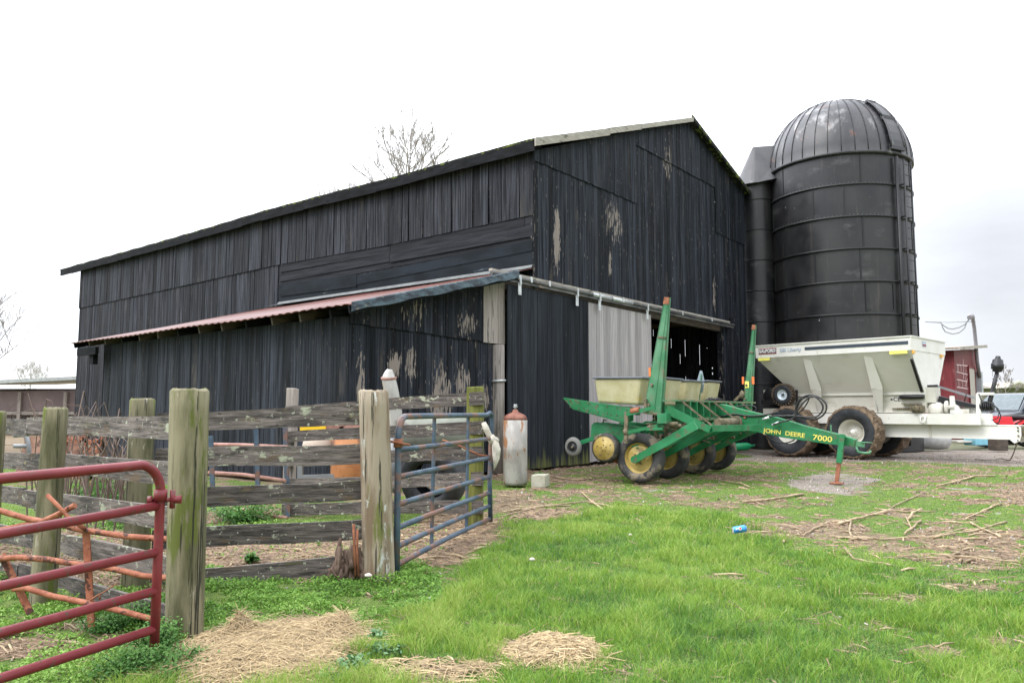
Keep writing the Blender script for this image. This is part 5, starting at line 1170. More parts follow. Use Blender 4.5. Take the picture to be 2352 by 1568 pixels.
# chassis & tongue
mb=sm_()
for v in (.80,1.86): mb.beam((-2.4,v,1.105),(3.02,v,1.105),.10,.29)
mb.build('chassis_rail',M_white,spd)
mb=sm_(); mb.beam((-2.4,1.33,1.0),(2.6,1.33,1.0),.9,.06); mb.build('belly_plate',M_white2,spd)
mb=sm_()
P=[(.30,.93),(3.05,.95),(3.78,.95),(3.86,.90),(3.86,.70),(3.82,.56),(3.70,.50),(3.60,.60),(.30,.60)]
mb.prism([(u,.98,z) for u,z in P],(0,.05,0)); mb.prism([(u,1.62,z) for u,z in P],(0,.05,0)); mb.beam((.3,1.32,.945),(3.8,1.32,.945),.70,.02); mb.beam((.3,1.32,.605),(3.6,1.32,.605),.70,.02)
mb.prism([(2.75,.95,.955),(3.35,.95,.955),(3.03,.95,1.25),(2.75,.95,1.25)],(0,.05,0))
mb.build('tongue',M_white,spd)
mb=sm_(); mb.box((1.75,.965,.775),(.06,.02,.32)); mb.build('drip_stain_bracket',M_white2,spd)
mb=sm_(); mb.tube([(1.62,.74,1.16),(1.60,.70,1.12),(1.60,.70,1.04),(1.66,.70,1.0),(1.72,.70,1.04),(1.72,.70,1.12),(1.70,.74,1.16)],.02,8); mb.box((1.66,.74,1.17),(.2,.03,.05)); mb.build('tie_ring',M_white,spd)
mb=sm_(); mb.lathe((3.88,1.3,.78),(1,0,0),[(.10,-.05),(.10,.08)],12); mb.box((3.9,1.3,.80),(.14,.4,.26))
for z in (.7,.82,.9): mb.lathe((3.80,.975,z),(0,-1,0),[(.025,0),(.02,.03)],6)
mb.build('hitch_block',M_mudmetal,spd)
# tyres
def mtyre(u,v,Rr=.735,w=.64,rimr=.35):
    mb=sm_(); c=(u,v,Rr-.01)
    pr=[(rimr,-.22),(rimr*1.05,-.27),(.50,-.32),(.62,-.325),(.69,-.30)]
    mb.lathe(c,(0,1,0),pr+[(.70,-.28),(.70,.28)]+[(r,-h) for r,h in reversed(pr)],64,closed=False); T=mb.build('tyre',M_tyreb,spd); T.name='wheel'
    # muddy tread with angled lugs
    mb=sm_(); n=64; prof=[(.66,-.325),(.695,-.318),(Rr-.01,-.27),(Rr,-.12),(Rr,.12),(Rr-.01,.27),(.695,.318)]; vs=[]
    for i,(r,h) in enumerate(prof):
        for k in range(n):
            a=2*math.pi*k/n; lug=.018*(1 if ((k+(i if h<0 else -i))%4)<2 else -1) if 1<i<6 else 0
            rr=r+lug+random.uniform(-.010,.012); vs.append(Vector((u+math.cos(a)*rr,v+h,c[2]+math.sin(a)*rr)))
    m=len(prof); mb.add(vs,[(i*n+k,i*n+(k+1)%n,(i+1)*n+(k+1)%n,(i+1)*n+k) for i in range(m-1) for k in range(n)],False); mb.build('muddy_tread',M_mud,T)
    mb=sm_(); mb.lathe(c,(0,1,0),[(rimr*1.03,-.25),(rimr*1.0,-.235),(rimr*.92,-.20),(rimr*.88,-.02),(rimr*.60,.02),(rimr*.55,-.03),(.001,-.03)],40,closed=False); mb.build('rim',M_white2,T)
    mb=sm_(); mb.lathe(c,(0,1,0),[(.001,-.20),(.05,-.19),(.07,-.16),(.075,-.06),(.11,-.05),(.11,-.02)],20,closed=False)
    for k in range(8):
        a=k*math.pi/4; mb.lathe((u+.14*math.cos(a),v-.03,c[2]+.14*math.sin(a)),(0,-1,0),[(.016,0),(.013,.035)],6)
    mb.build('hub',M_white,T)
for v in (.31,2.35):
    for u in (0,-1.84): mtyre(u,v)
mb=sm_()
for u in (0,-1.84): mb.tube([(u,.3,.72),(u,2.3,.72)],.06,10)
mb.beam((-2.0,1.0,.85),(.2,1.0,.85),.12,.16); mb.beam((-2.0,1.7,.85),(.2,1.7,.85),.12,.16); mb.build('axle',M_white2,spd)
# ground drive wheel at the rear
dw=(-2.17,.50,1.81)
mb=sm_(); pr=[(.155,-.09),(.19,-.115),(.27,-.11),(.315,-.09),(.325,0),(.315,.09),(.27,.11),(.19,.115),(.155,.09)]
mb.lathe(dw,(0,1,0),pr,36,closed=False); dT=mb.build('drive_tyre',M_tyreb,spd)
mb=sm_()
for k in range(24):
    a=k*math.pi/12; 
    for sgn in (-1,1): mb.beam((dw[0]+.315*math.cos(a),dw[1]+sgn*.01,dw[2]+.315*math.sin(a)),(dw[0]+.325*math.cos(a+.14),dw[1]+sgn*.125,dw[2]+.325*math.sin(a+.14)),.03,.05,up=(math.cos(a),0,math.sin(a)))
mb.build('tread_lugs',M_mud,dT)
mb=sm_(); mb.lathe(dw,(0,1,0),[(.16,-.11),(.15,-.10),(.14,-.04),(.08,-.03),(.07,-.05),(.001,-.05)],32,closed=False); mb.build('rim',M_rimw,dT)
mb=sm_(); mb.lathe(dw,(0,1,0),[(.001,-.10),(.03,-.09),(.04,-.03)],10,closed=False)
for k in range(5): a=k*1.2566; mb.lathe((dw[0]+.06*math.cos(a),dw[1]-.05,dw[2]+.06*math.sin(a)),(0,-1,0),[(.01,0),(.008,.02)],6)
mb.build('hub',M_blk,dT)
mb=sm_(); mb.lathe((-2.72,.75,1.78),(0,1,0),[(.001,-.03),(.24,-.03),(.26,0),(.24,.03)],26,closed=False); mb.beam((-3.0,.7,1.60),(-2.1,.7,1.60),.12,.14); mb.beam((-1.82,.62,1.5),(-1.82,.62,1.95),.05,.06); mb.build('rear_arm',M_blk,spd)
mb=sm_(); mb.lathe((-2.62,.70,1.78),(0,-1,0),[(.07,0),(.05,.04)],14); mb.build('rear_hub',M_mudmetal,spd)
mb=sm_(); mb.box((-2.9,1.1,1.80),(.35,.3,.35)); mb.box((-2.75,1.0,1.25),(.5,.5,.3)); mb.box((-2.9,1.3,.95),(.9,.5,.05)); mb.box((-2.75,.9,.72),(.55,.25,.28)); mb.build('rear_gearbox',M_white2,spd)
# front details
mb=sm_(); a=sf.onv(*Z6(1345,727),VB0-.08); mb.tube([(a[0],VB0-.09,a[2]),(a[0]+.04,VB0-.09,a[2]),(a[0]+.60,VB0-.09,a[2]),(a[0]+.64,VB0-.09,a[2])],[.04,.06,.06,.04],14); mb.build('document_tube',M_blk,spd)
mb=sm_(); mb.box((1.52,.80,1.38),(.34,.20,.16)); mb.lathe((1.50,.68,1.38),(0,-1,0),[(.10,0),(.085,.05),(.03,.06)],16); mb.box((1.38,.76,1.52),(.5,.1,.03)); mb.tube([(.85,.80,1.38),(1.3,.80,1.38)],.02,6)
for i in range(7): mb.lathe((.98+i*.05,.80,1.38),(1,0,0),[(.03,0),(.03,.02)],8)
mb.build('chain_drive',M_mudmetal,spd)
mb=sm_(); mb.box((1.80,1.15,1.75),(.26,.42,.42)); mb.lathe((1.90,1.05,1.35),(1,0,0),[(.16,-.15),(.2,-.05),(.2,.1),(.14,.2)],20); mb.lathe((2.16,1.0,1.42),(1,0,0),[(.17,0),(.17,.05),(.05,.06),(.05,.2)],20); mb.build('gearbox',M_white2,spd)
mb=sm_(); mb.tube([(1.65,1.1,1.99),(1.95,1.1,2.0)],.035,8); mb.beam((1.7,1.4,1.3),(2.4,1.4,1.28),.3,.3); mb.build('hose_fitting',M_blk,spd)
mb=sm_(); mb.prism([(2.25,1.0,1.25),(2.55,1.0,1.25),(2.45,1.0,1.45),(2.38,1.0,1.5),(2.36,1.0,1.72),(2.26,1.0,1.72)],(0,.08,0)); mb.prism([(2.5,1.2,1.25),(2.9,1.2,1.25),(2.75,1.2,1.48),(2.55,1.2,1.52)],(0,.06,0)); mb.build('bearing_bracket',M_white,spd)
mb=sm_(); a=sf.onv(*Z6(1665,742),1.15); b=sf.onv(*Z6(1968,800),1.15); mb.beam((a[0],1.15,a[2]-.03),(b[0],1.15,b[2]-.01),.16,.22,h2=.08); mb.build('driveline_guard',M_blk,spd)
mb=sm_(); a=sf.onv(*Z6(1650,640),1.6); b=sf.onv(*Z6(1960,735),1.6); mb.beam((a[0],1.6,a[2]),(b[0],1.6,b[2]),.03,.06); mb.build('support_strap',M_grey,spd)
mb=sm_()
a=sf.onv(*Z6(1985,860),1.1); b=sf.onv(*Z6(1985,700),1.1); mb.beam((a[0],1.1,a[2]-.25),(b[0],1.1,b[2]),.12,.10); c=sf.onv(*Z6(2110,700),1.1); mb.beam((b[0]-.03,1.1,b[2]),(c[0],1.1,c[2]),.10,.07); mb.build('hose_stand',M_white,spd)
mb=sm_(); a=sf.onv(*Z6(1850,845),1.2); mb.box((a[0]+.05,1.2,a[2]-.02),(.32,.3,.18)); mb.build('tool_box',M_white2,spd)
mb=sm_()
a=sf.onv(*Z6(2075,765),1.15); b=sf.onv(*Z6(2135,520),1.15); c=sf.onv(*Z6(2142,400),1.15)
A_=Vector(a);B_=Vector(b);C_=Vector(c); mb.tube([A_-(B_-A_)*.1,A_,A_.lerp(B_,.5),B_],[.035,.06,.055,.045],12); pt_=mb.build('pto_shaft',flat('scuffed_black_shaft_guard',(.035,.035,.04),.5),spd)
ax=(C_-B_).normalized(); ln=(C_-B_).length
mb=sm_(); mb.lathe(B_,ax,[(.05,-.02),(.11,.0),(.115,.05),(.145,.06),(.15,.20),(.13,.21),(.12,.30),(.07,.33),(.06,.36),(.05,.40)],22); mb.build('shaft_bell',M_blk,pt_)
mb=sm_(); mb.tube([C_-ax*.03,C_+ax*.02],.05,12); mb.build('shaft_collar',M_grey,pt_)
mb=sm_(); q_=[sf.onv(*Z6(x,y),1.05) for x,y in ((2100,450),(2095,500),(2098,560))]; mb.tube([Vector(x) for x in q_],.006,4); mb.build('safety_chain',M_galv,pt_)
mb=sm_(); a=sf.onv(*Z6(2045,803),1.15); 
for i in range(7): mb.lathe((a[0]-.14+i*.045,1.15,a[2]),(1,0,.05),[(.10+.02*(i%2),0),(.14,.022),(.10,.045)],18)
mb.build('shaft_bellows',M_blk,spd)
def sh(pts,r,v): 
    mb=sm_(); mb.tube([Vector(sf.onv(*Z6(x,y),v)) for x,y in pts],r,6); mb.build('hydraulic_hose',M_hose,spd)
sh([(1985,700),(2010,760),(2080,770),(2140,820),(2165,880),(2150,930),(2110,960)],.016,1.0)
sh([(1650,860),(1780,862),(1850,870),(1990,880)],.012,1.0); sh([(1870,760),(1878,730),(1885,700)],.014,1.2); sh([(2040,770),(2110,790),(2150,850),(2140,900),(2060,925)],.012,1.3)
# drawbar chain (its own thing: hangs from the tongue to the gravel)
pts_=[]
hk=Vector(sf.onv(2338,1010,.95)); 
W_=lambda p: sf.M@Vector(p)
path=[W_(hk)]
end=[GP(2298,1054),GP(2285,1057),GP(2262,1058),GP(2240,1056)]
q0=path[0]; q1=end[0]; cp=[q0.lerp(q1,f)-Vector((0,0,.28*math.sin(math.pi*f))) for f in np.linspace(0,1,10)]
for c_ in cp: c_.z=max(c_.z,.02)
full=cp+[Vector((p.x,p.y,.02)) for p in end[1:]]
dc=MB(); 
seglen=.055; acc=0; k=0
for i in range(len(full)-1):
    a,b=full[i],full[i+1]; n_=max(1,int((b-a).length/seglen))
    for j in range(n_):
        c=a.lerp(b,(j+.5)/n_); d=(b-a).normalized(); up=Vector((0,0,1)) if k%2 else d.cross(Vector((0,0,1))); k+=1
        dc.beam(c-d*.035,c+d*.035,.03 if k%2 else .012,.012 if k%2 else .03,up=(0,0,1))
tag(dc.build('safety_chain',PM('tarnished_chain',(.13,.12,.09),(.30,.28,.22),sc=(20,20,20)),loc=(q0.x,q0.y,0)),'long steel drawbar chain hanging down onto the gravel lane','chain')
# ================================================================== BACKGROUND RIGHT
Z8=lambda x,y:(2077.6+.25*x,690+.25*y)
rf_=Frame(Vector(DP(*Z8(470,800),37.0)).xy.to_3d(),40)
M_shed=PM('red_painted_siding',(.12,.010,.015),(.18,.020,.025),sc=(10,10,1),rough=.6,bump=.2,bsc=(30,30,1),spots=[((.34,.16,.15),(3,3,2),.60,.2)])
shd=thing('red_shed','small red painted shed with white graffiti and a metal roof behind the spreader','shed',rf_.o,M=rf_.M)
hf=rf_.onv(*Z8(470,460),0); 
# side facing camera-left (v direction hidden): walls built as u (right, towards camera) and v (away)
a=rf_.onu(*Z8(470,460),0); zl_=a[2]
# gable face lies in plane u=0? choose front face along v
fr=rf_.onu(*Z8(672,445),0); L_=fr[1]; zr_=fr[2]
mb=MB(rf_.M); mb.hexa([(-3,0,0),(0,0,0),(0,L_,0),(-3,L_,0),(-3,0,zl_),(0,0,zl_),(0,L_,zr_),(-3,L_,zr_)]); mb.build('wall',M_shed,shd)
mb=MB(rf_.M); ov=.35
mb.hexa([(-3.3,-.9,zl_-.0),(ov,-.45,zl_+.0),(ov,L_+.5,zr_+.12),(-3.3,L_+.5,zr_+.12),(-3.3,-.9,zl_+.09),(ov,-.45,zl_+.10),(ov,L_+.5,zr_+.24),(-3.3,L_+.5,zr_+.24)])
mb.build('roof',PM('weathered_roof_sheet',(.20,.15,.11),(.40,.36,.31),sc=(4,4,4),rough=.8,bump=.3),shd)
mb=MB(rf_.M); mb.beam((ov+.02,-.45,zl_+.04),(ov+.02,L_+.5,zr_+.16),.04,.15); mb.build('barge_board',M_rake,shd)
d0=rf_.onu(*Z8(582,620),.0);d1_=rf_.onu(*Z8(632,640),.0)
mb=MB(rf_.M); mb.box((.02,(d0[1]+d1_[1])/2,d0[2]/2),(.06,abs(d1_[1]-d0[1]),d0[2])); dr_=mb.build('door',flat('grey_beige_door',(.40,.37,.32),.6),shd)
mb=MB(rf_.M)
for vv in (d0[1]-.07,d1_[1]+.07): mb.box((.03,vv,d0[2]/2),(.08,.12,d0[2]))
mb.box((.03,(d0[1]+d1_[1])/2,d0[2]+.06),(.08,abs(d1_[1]-d0[1])+.26,.12)); mb.build('door_frame',M_shed,dr_)
mb=MB(rf_.M)
def gl(x0,y0,x1,y1,w=.05):
    a=rf_.onu(*Z8(x0,y0),.012);b=rf_.onu(*Z8(x1,y1),.012); mb.beam(a,b,.012,w,up=(0,0,1) if abs(a[2]-b[2])<abs(a[1]-b[1]) else (0,1,0))
for s in ((478,590,578,600),(480,655,578,680),(482,725,575,745),(480,795,578,810),(490,585,496,650),(515,585,520,650),(540,540,542,720),(562,640,566,700),(498,730,500,795),(530,740,534,800),(556,700,568,800),(575,720,560,790),(485,650,484,590)): gl(*s)
mb.build('graffiti',flat('white_spray_paint',(.58,.42,.42),.7),shd)
mb=MB(rf_.M); mx_=rf_.onu(*Z8(442,495),0); mb.box((-.6,-.03,zl_-.35),(.22,.12,.35)); mb.build('vent_box',M_white2,shd)
mt=thing('service_mast','grey weatherhead mast with a meter box at the corner of the red shed','mast',(0,0,0),M=rf_.M)
p0=rf_.onu(*Z8(668,850),.2)
mp_=[rf_.onu(*Z8(x,y),.2) for x,y in ((690,700),(668,560),(655,400),(640,250),(628,175),(620,150),(606,145),(598,158))]
mb=MB(rf_.M); mb.tube([Vector(q) for q in mp_],[.09,.09,.09,.09,.09,.13,.16,.12],10); mb.build('mast_pipe',flat('grey_conduit',(.22,.21,.23),.5),mt)
a=rf_.onu(*Z8(690,760),.15); mb=MB(rf_.M); mb.box((.15,a[1],a[2]),(.25,.45,1.2)); mb.build('meter_box',flat('grey_meter_box',(.36,.38,.40),.5),mt)
def wire(name,label,pts,r,Ys):
    P=[DP(*Z8(x,y),Ys) for x,y in pts]; o=MB().tube(P,r,5).build(name,M_grey,loc=P[0]); tag(o,label,'wire','service wires'); return o
wy=mp_[4]; Yw=(rf_.M@Vector(wy)).y
wire('service_wire','upper sagging service wire between the silo and the mast head',[(190,195),(330,203),(360,232),(400,256),(440,262),(500,248),(560,215),(590,165)],.028,Yw)
wire('service_wire','lower deep looping service wire under the mast head',[(335,205),(350,250),(375,288),(440,308),(500,296),(550,255),(570,200),(600,165)],.028,Yw)
wire('service_wire','thin straight support wire running from the silo to the mast',[(190,193),(400,201),(655,193)],.014,Yw)
# house
hs=thing('farm_house','low beige house with a pale shingled gable roof far behind the pickup','house',(44,70,0))
def hb_(x,y,Y=70.): return DP(*Z8(x,y),Y)
mb=MB(); a=hb_(715,800);b=hb_(1400,800); mb.box(((a.x+b.x)/2,75,a.z/2),(b.x-a.x,9,a.z)); mb.build('wall',flat('beige_siding',(.30,.28,.235),.8),hs)
mb=MB(); a=hb_(700,797);b=hb_(1400,797);t0=hb_(735,765);zr1=t0.z
mb.hexa([Vector((a.x,69.5,a.z-.1)),Vector((b.x,69.5,a.z-.1)),Vector((b.x,80,a.z-.1)),Vector((a.x,80,a.z-.1)),Vector((t0.x,74.5,zr1+.2)),Vector((b.x,74.5,zr1+.2)),Vector((b.x,75,zr1+.2)),Vector((t0.x,75,zr1+.2))]); mb.build('roof',flat('tan_shingles',(.16,.145,.12),.9),hs)
mb=MB(); a=hb_(930,800,68);b=hb_(1180,800,68);t=hb_(1050,742,68); mb.prism([Vector((a.x,68,a.z)),Vector((b.x,68,a.z)),Vector((t.x,68,t.z))],(0,7,0)); mb.build('gable',flat('cream_siding',(.34,.315,.25),.8),hs)
mb=MB(); mb.beam(hb_(925,800,67.8),hb_(1050,740,67.8),.12,.16);mb.beam(hb_(1050,740,67.8),hb_(1185,800,67.8),.12,.16); mb.build('gable_trim',M_white2,hs)
for i,x in ():
    mb=MB(); q=hb_(x,830,69.9) if i==0 else hb_(x,830,69.9); mb.box((q.x,70.4,q.z-.8),(1.2,.1,1.2)); mb.build('window',M_navy,hs)
# pickup truck (nose to the left, slightly towards us)
tf=Frame(Vector((19.45,31.0,0)),-25); TS=1.12
tk_=thing('pickup_truck','dark grey pickup truck parked nose left beside the red shed','pickup truck',tf.o,M=tf.M)
M_car=PM('dark_grey_car_paint',(.030,.038,.052),(.036,.045,.062),sc=(1,1,1),rough=.25,metal=.4,spec=.6,coat=.5)
M_glass=flat('dark_car_glass',(.02,.03,.035),.08)
def TP(u,v,z): return (u*TS,v*TS,z*TS)
def tm(): return MB(tf.M)
bw=1.0
prof=[(0,.45),(0,.95),(.06,1.05),(1.30,1.18),(5.6,1.20),(5.6,.45)]
mb=tm(); n=len(prof)
for (v0,v1) in ((0,2.0),):
    P=[TP(u,v0,z) for u,z in prof]; Q=[TP(u,v1,z) for u,z in prof]
    mb.add(P+Q,[tuple(reversed(range(n))),tuple(range(n,2*n))]+[(k,(k+1)%n,n+(k+1)%n,n+k) for k in range(n)])
body=mb.build('body',M_car,tk_,bevel=.08)
cab=[(1.25,1.17),(2.05,1.80),(2.3,1.86),(3.7,1.86),(3.95,1.75),(4.1,1.17)]
mb=tm(); n=len(cab); P=[TP(u,.06 if z<1.5 else .22,z) for u,z in cab]; Q=[TP(u,1.94 if z<1.5 else 1.78,z) for u,z in cab]
mb.add(P+Q,[tuple(reversed(range(n))),tuple(range(n,2*n))]+[(k,(k+1)%n,n+(k+1)%n,n+k) for k in range(n)]); mb.build('cab',M_car,tk_,bevel=.05)
mb=tm()
def gq(pts): mb.add([TP(*p) for p in pts],[tuple(range(len(pts)))])
gq([(1.30,.16,1.20),(1.30,1.84,1.20),(2.03,1.66,1.79),(2.03,.34,1.79)]); ws=mb.build('windshield',PM('sky_lit_windshield',(.06,.09,.10),(.09,.12,.13),rough=.05),tk_)
ws.location=ws.location+Vector((-.03,0,.02))
for x0,x1 in ((1.62,2.62),(2.72,3.75)):
    mb=tm(); mb.add([TP(x0,.035,1.22),TP(x1,.035,1.22),TP(x1 if x1<3 else x1-.1,.165,1.74),TP(x0+.5 if x0<2 else x0,.165,1.74)],[(0,1,2,3)]); mb.build('side_window',M_glass,tk_)
mb=tm(); mb.box(TP(1.72,-.13,1.24),(.22*TS,.22*TS,.2*TS)); mb.box(TP(1.72,-.02,1.16),(.1,.2,.06)); mb.build('mirror',M_car,tk_,bevel=.03)
for u in (2.68,3.8):
    mb=tm(); mb.box(TP(u,-.002,.85),(.012,.012,.62*TS)); mb.build('door_seam',M_blk,tk_)
for u in (2.45,3.6):
    mb=tm(); mb.box(TP(u,-.02,1.06),(.22,.03,.05)); mb.build('door_handle',M_blk,tk_)
mb=tm(); mb.box(TP(.03,.12,.86),(.14*TS,.30*TS,.26*TS)); mb.box(TP(.03,1.85,.86),(.14*TS,.30*TS,.26*TS)); mb.build('headlight',PM('clear_headlight',(.5,.42,.38),(.7,.6,.5),rough=.15),tk_,bevel=.03)
mb=tm(); mb.box(TP(-.03,1.0,.82),(.08,1.3*TS,.35*TS)); mb.build('grille',M_blk,tk_); mb=tm(); mb.box(TP(-.08,1.0,.55),(.2,2.0*TS,.2*TS)); mb.build('bumper',flat('chrome_bumper',(.5,.5,.5),.2,.9),tk_,bevel=.03)
mb=tm(); mb.box(TP(2.35,-.006,.93),(.28,.006,.12)); mb.build('door_badge',M_grey,tk_)
for u in (.95,4.65):
    for v in (.05,1.75):
        mb=tm(); mb.lathe(TP(u,v+.1,.40),(0,1,0),tyre_prof(.40*TS,.27*TS,.25*TS),32,closed=False); w=mb.build('wheel',M_tyreb,tk_)
        mb=tm(); mb.lathe(TP(u,v+.1,.40),(0,1,0),[(.25*TS,-.12),(.2*TS,-.05),(.05,-.06),(.001,-.06)],20,closed=False); mb.build('rim',M_galv,w)
    mb=tm(); mb.lathe(TP(u,-.012,.42),(0,1,0),[(.40*TS,0),(.50*TS,0),(.50*TS,.03),(.40*TS,.03)],32,closed=False); mb.build('wheel_arch',M_blk,tk_)
# red quad bike between spreader tongue and truck
qf=Frame(DP(2308,975,28.5).xy.to_3d(),20)
qd_=thing('quad_bike','red quad bike with black tyres parked behind the spreader tongue','quad bike',qf.o,M=qf.M)
qf.M=qf.M@Matrix.Scale(1.22,4)
def Q(n_,m,fn): 
    mb=MB(qf.M); fn(mb); return mb.build(n_,m,qd_)
M_red2=flat('bright_red_plastic',(.62,.02,.03),.35)
for u in (-.55,.62):
    for v in (-.35,.35):
        w=Q('wheel',M_tyreb,lambda mb: mb.lathe((u,v,.36),(0,1,0),tyre_prof(.36,.26,.18),24,closed=False)); mb=MB(qf.M); mb.lathe((u,v,.36),(0,1,0),[(.18,-.08),(.12,-.04),(.001,-.04)],16,closed=False); mb.build('rim',M_grey,w)
def fend(mb):
    for u,s in ((-.55,1),(.62,1)):
        for v in (-.35,.35):
            P=[Vector((u+.46*math.cos(a),v,.38+.44*math.sin(a))) for a in np.linspace(.3,2.6,8)]
            for i in range(7): mb.beam(P[i],P[i+1],.34,.03,up=((P[i]-Vector((u,v,.38))).normalized()))
Q('fender',M_red2,fend); Q('body',M_red2,lambda mb: (mb.hexa([(-.75,-.2,.62),(.2,-.22,.6),(.2,.22,.6),(-.75,.2,.62),(-.65,-.14,.95),(.15,-.18,.92),(.15,.18,.92),(-.65,.14,.95)]),mb.box((.75,0,.82),(.5,.5,.06))))
Q('seat',M_blk,lambda mb: mb.blob((.25,0,.9),(.38,.17,.1),2,2,.2)); Q('engine',M_grey,lambda mb: (mb.blob((0,-.05,.5),(.28,.2,.18),4,2,.5),mb.tube([(.1,-.25,.45),(.5,-.3,.5),(.8,-.3,.55)],.05,8)))
Q('handlebar',M_blk,lambda mb: mb.tube([(-.35,-.42,1.08),(-.42,-.15,1.0),(-.42,.15,1.0),(-.35,.42,1.08)],.02,6)); Q('headlamp',M_galv,lambda mb: mb.blob((-.78,-.1,.82),(.07,.14,.08),1,2,.1))
# bins, tank and scrap under and behind the tongue
def small(name,label,cat,px_,py_,Y,dims,m,rz=.3,bev=.03,group=None):
    p=DP(px_,py_,Y); t=MB().box((p.x,p.y,max(p.z,dims[2]/2)),dims,rz=rz).build(name,m,loc=(p.x,p.y,0),bevel=bev); tag(t,label,cat,group); return t
M_bb=flat('bright_blue_plastic',(.04,.26,.50),.4)
small('blue_bin','blue plastic bin above the spreader tongue near the red quad bike','bin',2235,943,29,(.20,.2,.35),M_bb)
small('blue_bag','crumpled dark blue sack at the foot of the red shed','sack',2201,943,30,(.25,.2,.35),flat('mid_blue_sheet',(.03,.14,.30),.6),bev=.12)
small('blue_tub','light blue tub on the grass seen under the spreader tongue','tub',2247,1012,27.5,(.8,.5,.30),flat('light_blue_plastic',(.20,.48,.58),.5))
small('white_board','flat white board lying on the grass under the spreader tongue','board',2218,1013,27.5,(1.2,.5,.06),M_white2,bev=.005)
small('tree_stump','dark wooden stump standing beyond the spreader tongue','stump',2292,1015,26,(.45,.4,.55),M_woodin)
tnk=thing('poly_tank','grey white plastic tank lying on its side under the spreader tongue','tank',DP(2175,1015,26.5).xy.to_3d())
p=DP(2172,1008,26.5); mb=MB(); mb.lathe((p.x-.9,p.y+.3,.34),(1,-.25,0),[(.05,0),(.22,.03),(.31,.15),(.33,.75),(.30,1.0),(.12,1.12),(.03,1.13)],26); mb.build('tank_shell',PM('grey_white_plastic',(.40,.41,.40),(.52,.53,.51),rough=.5),tnk)
mb=MB(); mb.lathe((p.x-.35,p.y+.15,.64),Z,[(.1,0),(.1,.08)],14); mb.build('tank_cap',M_blk,tnk)
gb=thing('green_jug','green plastic jug lying by the concrete kerb behind the planter','jug',DP(1700,1033,24).xy.to_3d())
p=GP(1705,1036); mb=MB(); mb.lathe((p.x-.36,p.y,.13),(1,-.15,.08),[(.06,0),(.12,.02),(.13,.1),(.13,.5),(.10,.58),(.04,.64),(.04,.70)],18); mb.build('jug_body',flat('bright_green_plastic',(.01,.34,.13),.35),gb)
mb=MB(); mb.lathe((p.x+.33,p.y-.1,.19),(1,-.15,.08),[(.05,0),(.05,.06)],12); mb.build('jug_cap',flat('dark_green_cap',(.01,.15,.06),.4),gb)
kb=MB(); a=GP(1660,1030);b=GP(1790,1026); kb.beam(Vector((a.x,a.y+.6,.16)),Vector((b.x+.5,b.y+.4,.16)),.3,.36); tag(kb.build('concrete_kerb',M_conc,loc=(a.x,a.y,0),bevel=.02),'low mossy concrete foundation kerb at the foot of the silo','kerb')
cbk=MB(); p=GP(2085,1020); cbk.box((p.x,p.y+1.,.2),(1.1,.5,.5),rz=.5); tag(cbk.build('concrete_block',M_conc,loc=(p.x,p.y+1,0),bevel=.02),'long concrete block lying behind the spreader\'s right rear tyre','block')
# ================================================================== BACKGROUND LEFT: long open shed
ls=thing('open_shed','long low open shed with a pale metal roof and mauve panel at the far left','shed',(-30,46,0))
def LB(x,y,Y=44.): return DP(x,y,Y)
a=LB(-60,884);b=LB(230,870)
mb=MB(); mb.hexa([Vector((a.x,43.4,a.z-.02)),Vector((b.x,43.4,b.z-.02)),Vector((b.x,52,b.z+.3)),Vector((a.x,52,a.z+.3)),Vector((a.x,43.4,a.z+.18)),Vector((b.x,43.4,b.z+.18)),Vector((b.x,52,b.z+.5)),Vector((a.x,52,a.z+.5))]); mb.build('roof',PM('pale_roof_metal',(.30,.33,.33),(.42,.45,.44),rough=.45),ls)
mb=MB(); mb.hexa([Vector((a.x,44.2,1.35)),Vector((b.x,44.2,1.35)),Vector((b.x,44.25,1.35)),Vector((a.x,44.25,1.35)),Vector((a.x,44.2,2.42)),Vector((b.x,44.2,2.55)),Vector((b.x,44.25,2.55)),Vector((a.x,44.25,2.42))])
mb.build('mauve_panel',PM('mauve_rusty_metal',(.13,.095,.095),(.18,.135,.13),sc=(1,1,.5),rough=.6,spots=[((.42,.38,.36),(.8,.8,2),.72,.05)]),ls)
mb=MB(); mb.box(((a.x+b.x)/2,46,1.2),(b.x-a.x,.2,2.9)); mb.build('rear_wall',M_woodin,ls)
mb=MB(); mb.box(((a.x+b.x)/2,44.15,1.22),(b.x-a.x,.15,.20)); mb.build('beam',M_palep,ls)
x_=a.x
while x_<b.x:
    mb=MB(); mb.box((x_,44.1,1.2),(.18,.18,2.4)); mb.build('post',M_palep,ls); x_+=2.6
mb=MB(); k_=a.x
random.seed(3)
while k_<b.x-2:
    if random.random()<.75: mb.cur=random.random(); mb.box((k_+.5,44.4,.65),(.95,.05,1.1))
    k_+=1.0
mb.build('siding',PM('grey_rough_siding',(.17,.155,.145),(.28,.26,.25),sc=(4,4,1),rough=.9,rnd=.25),ls)
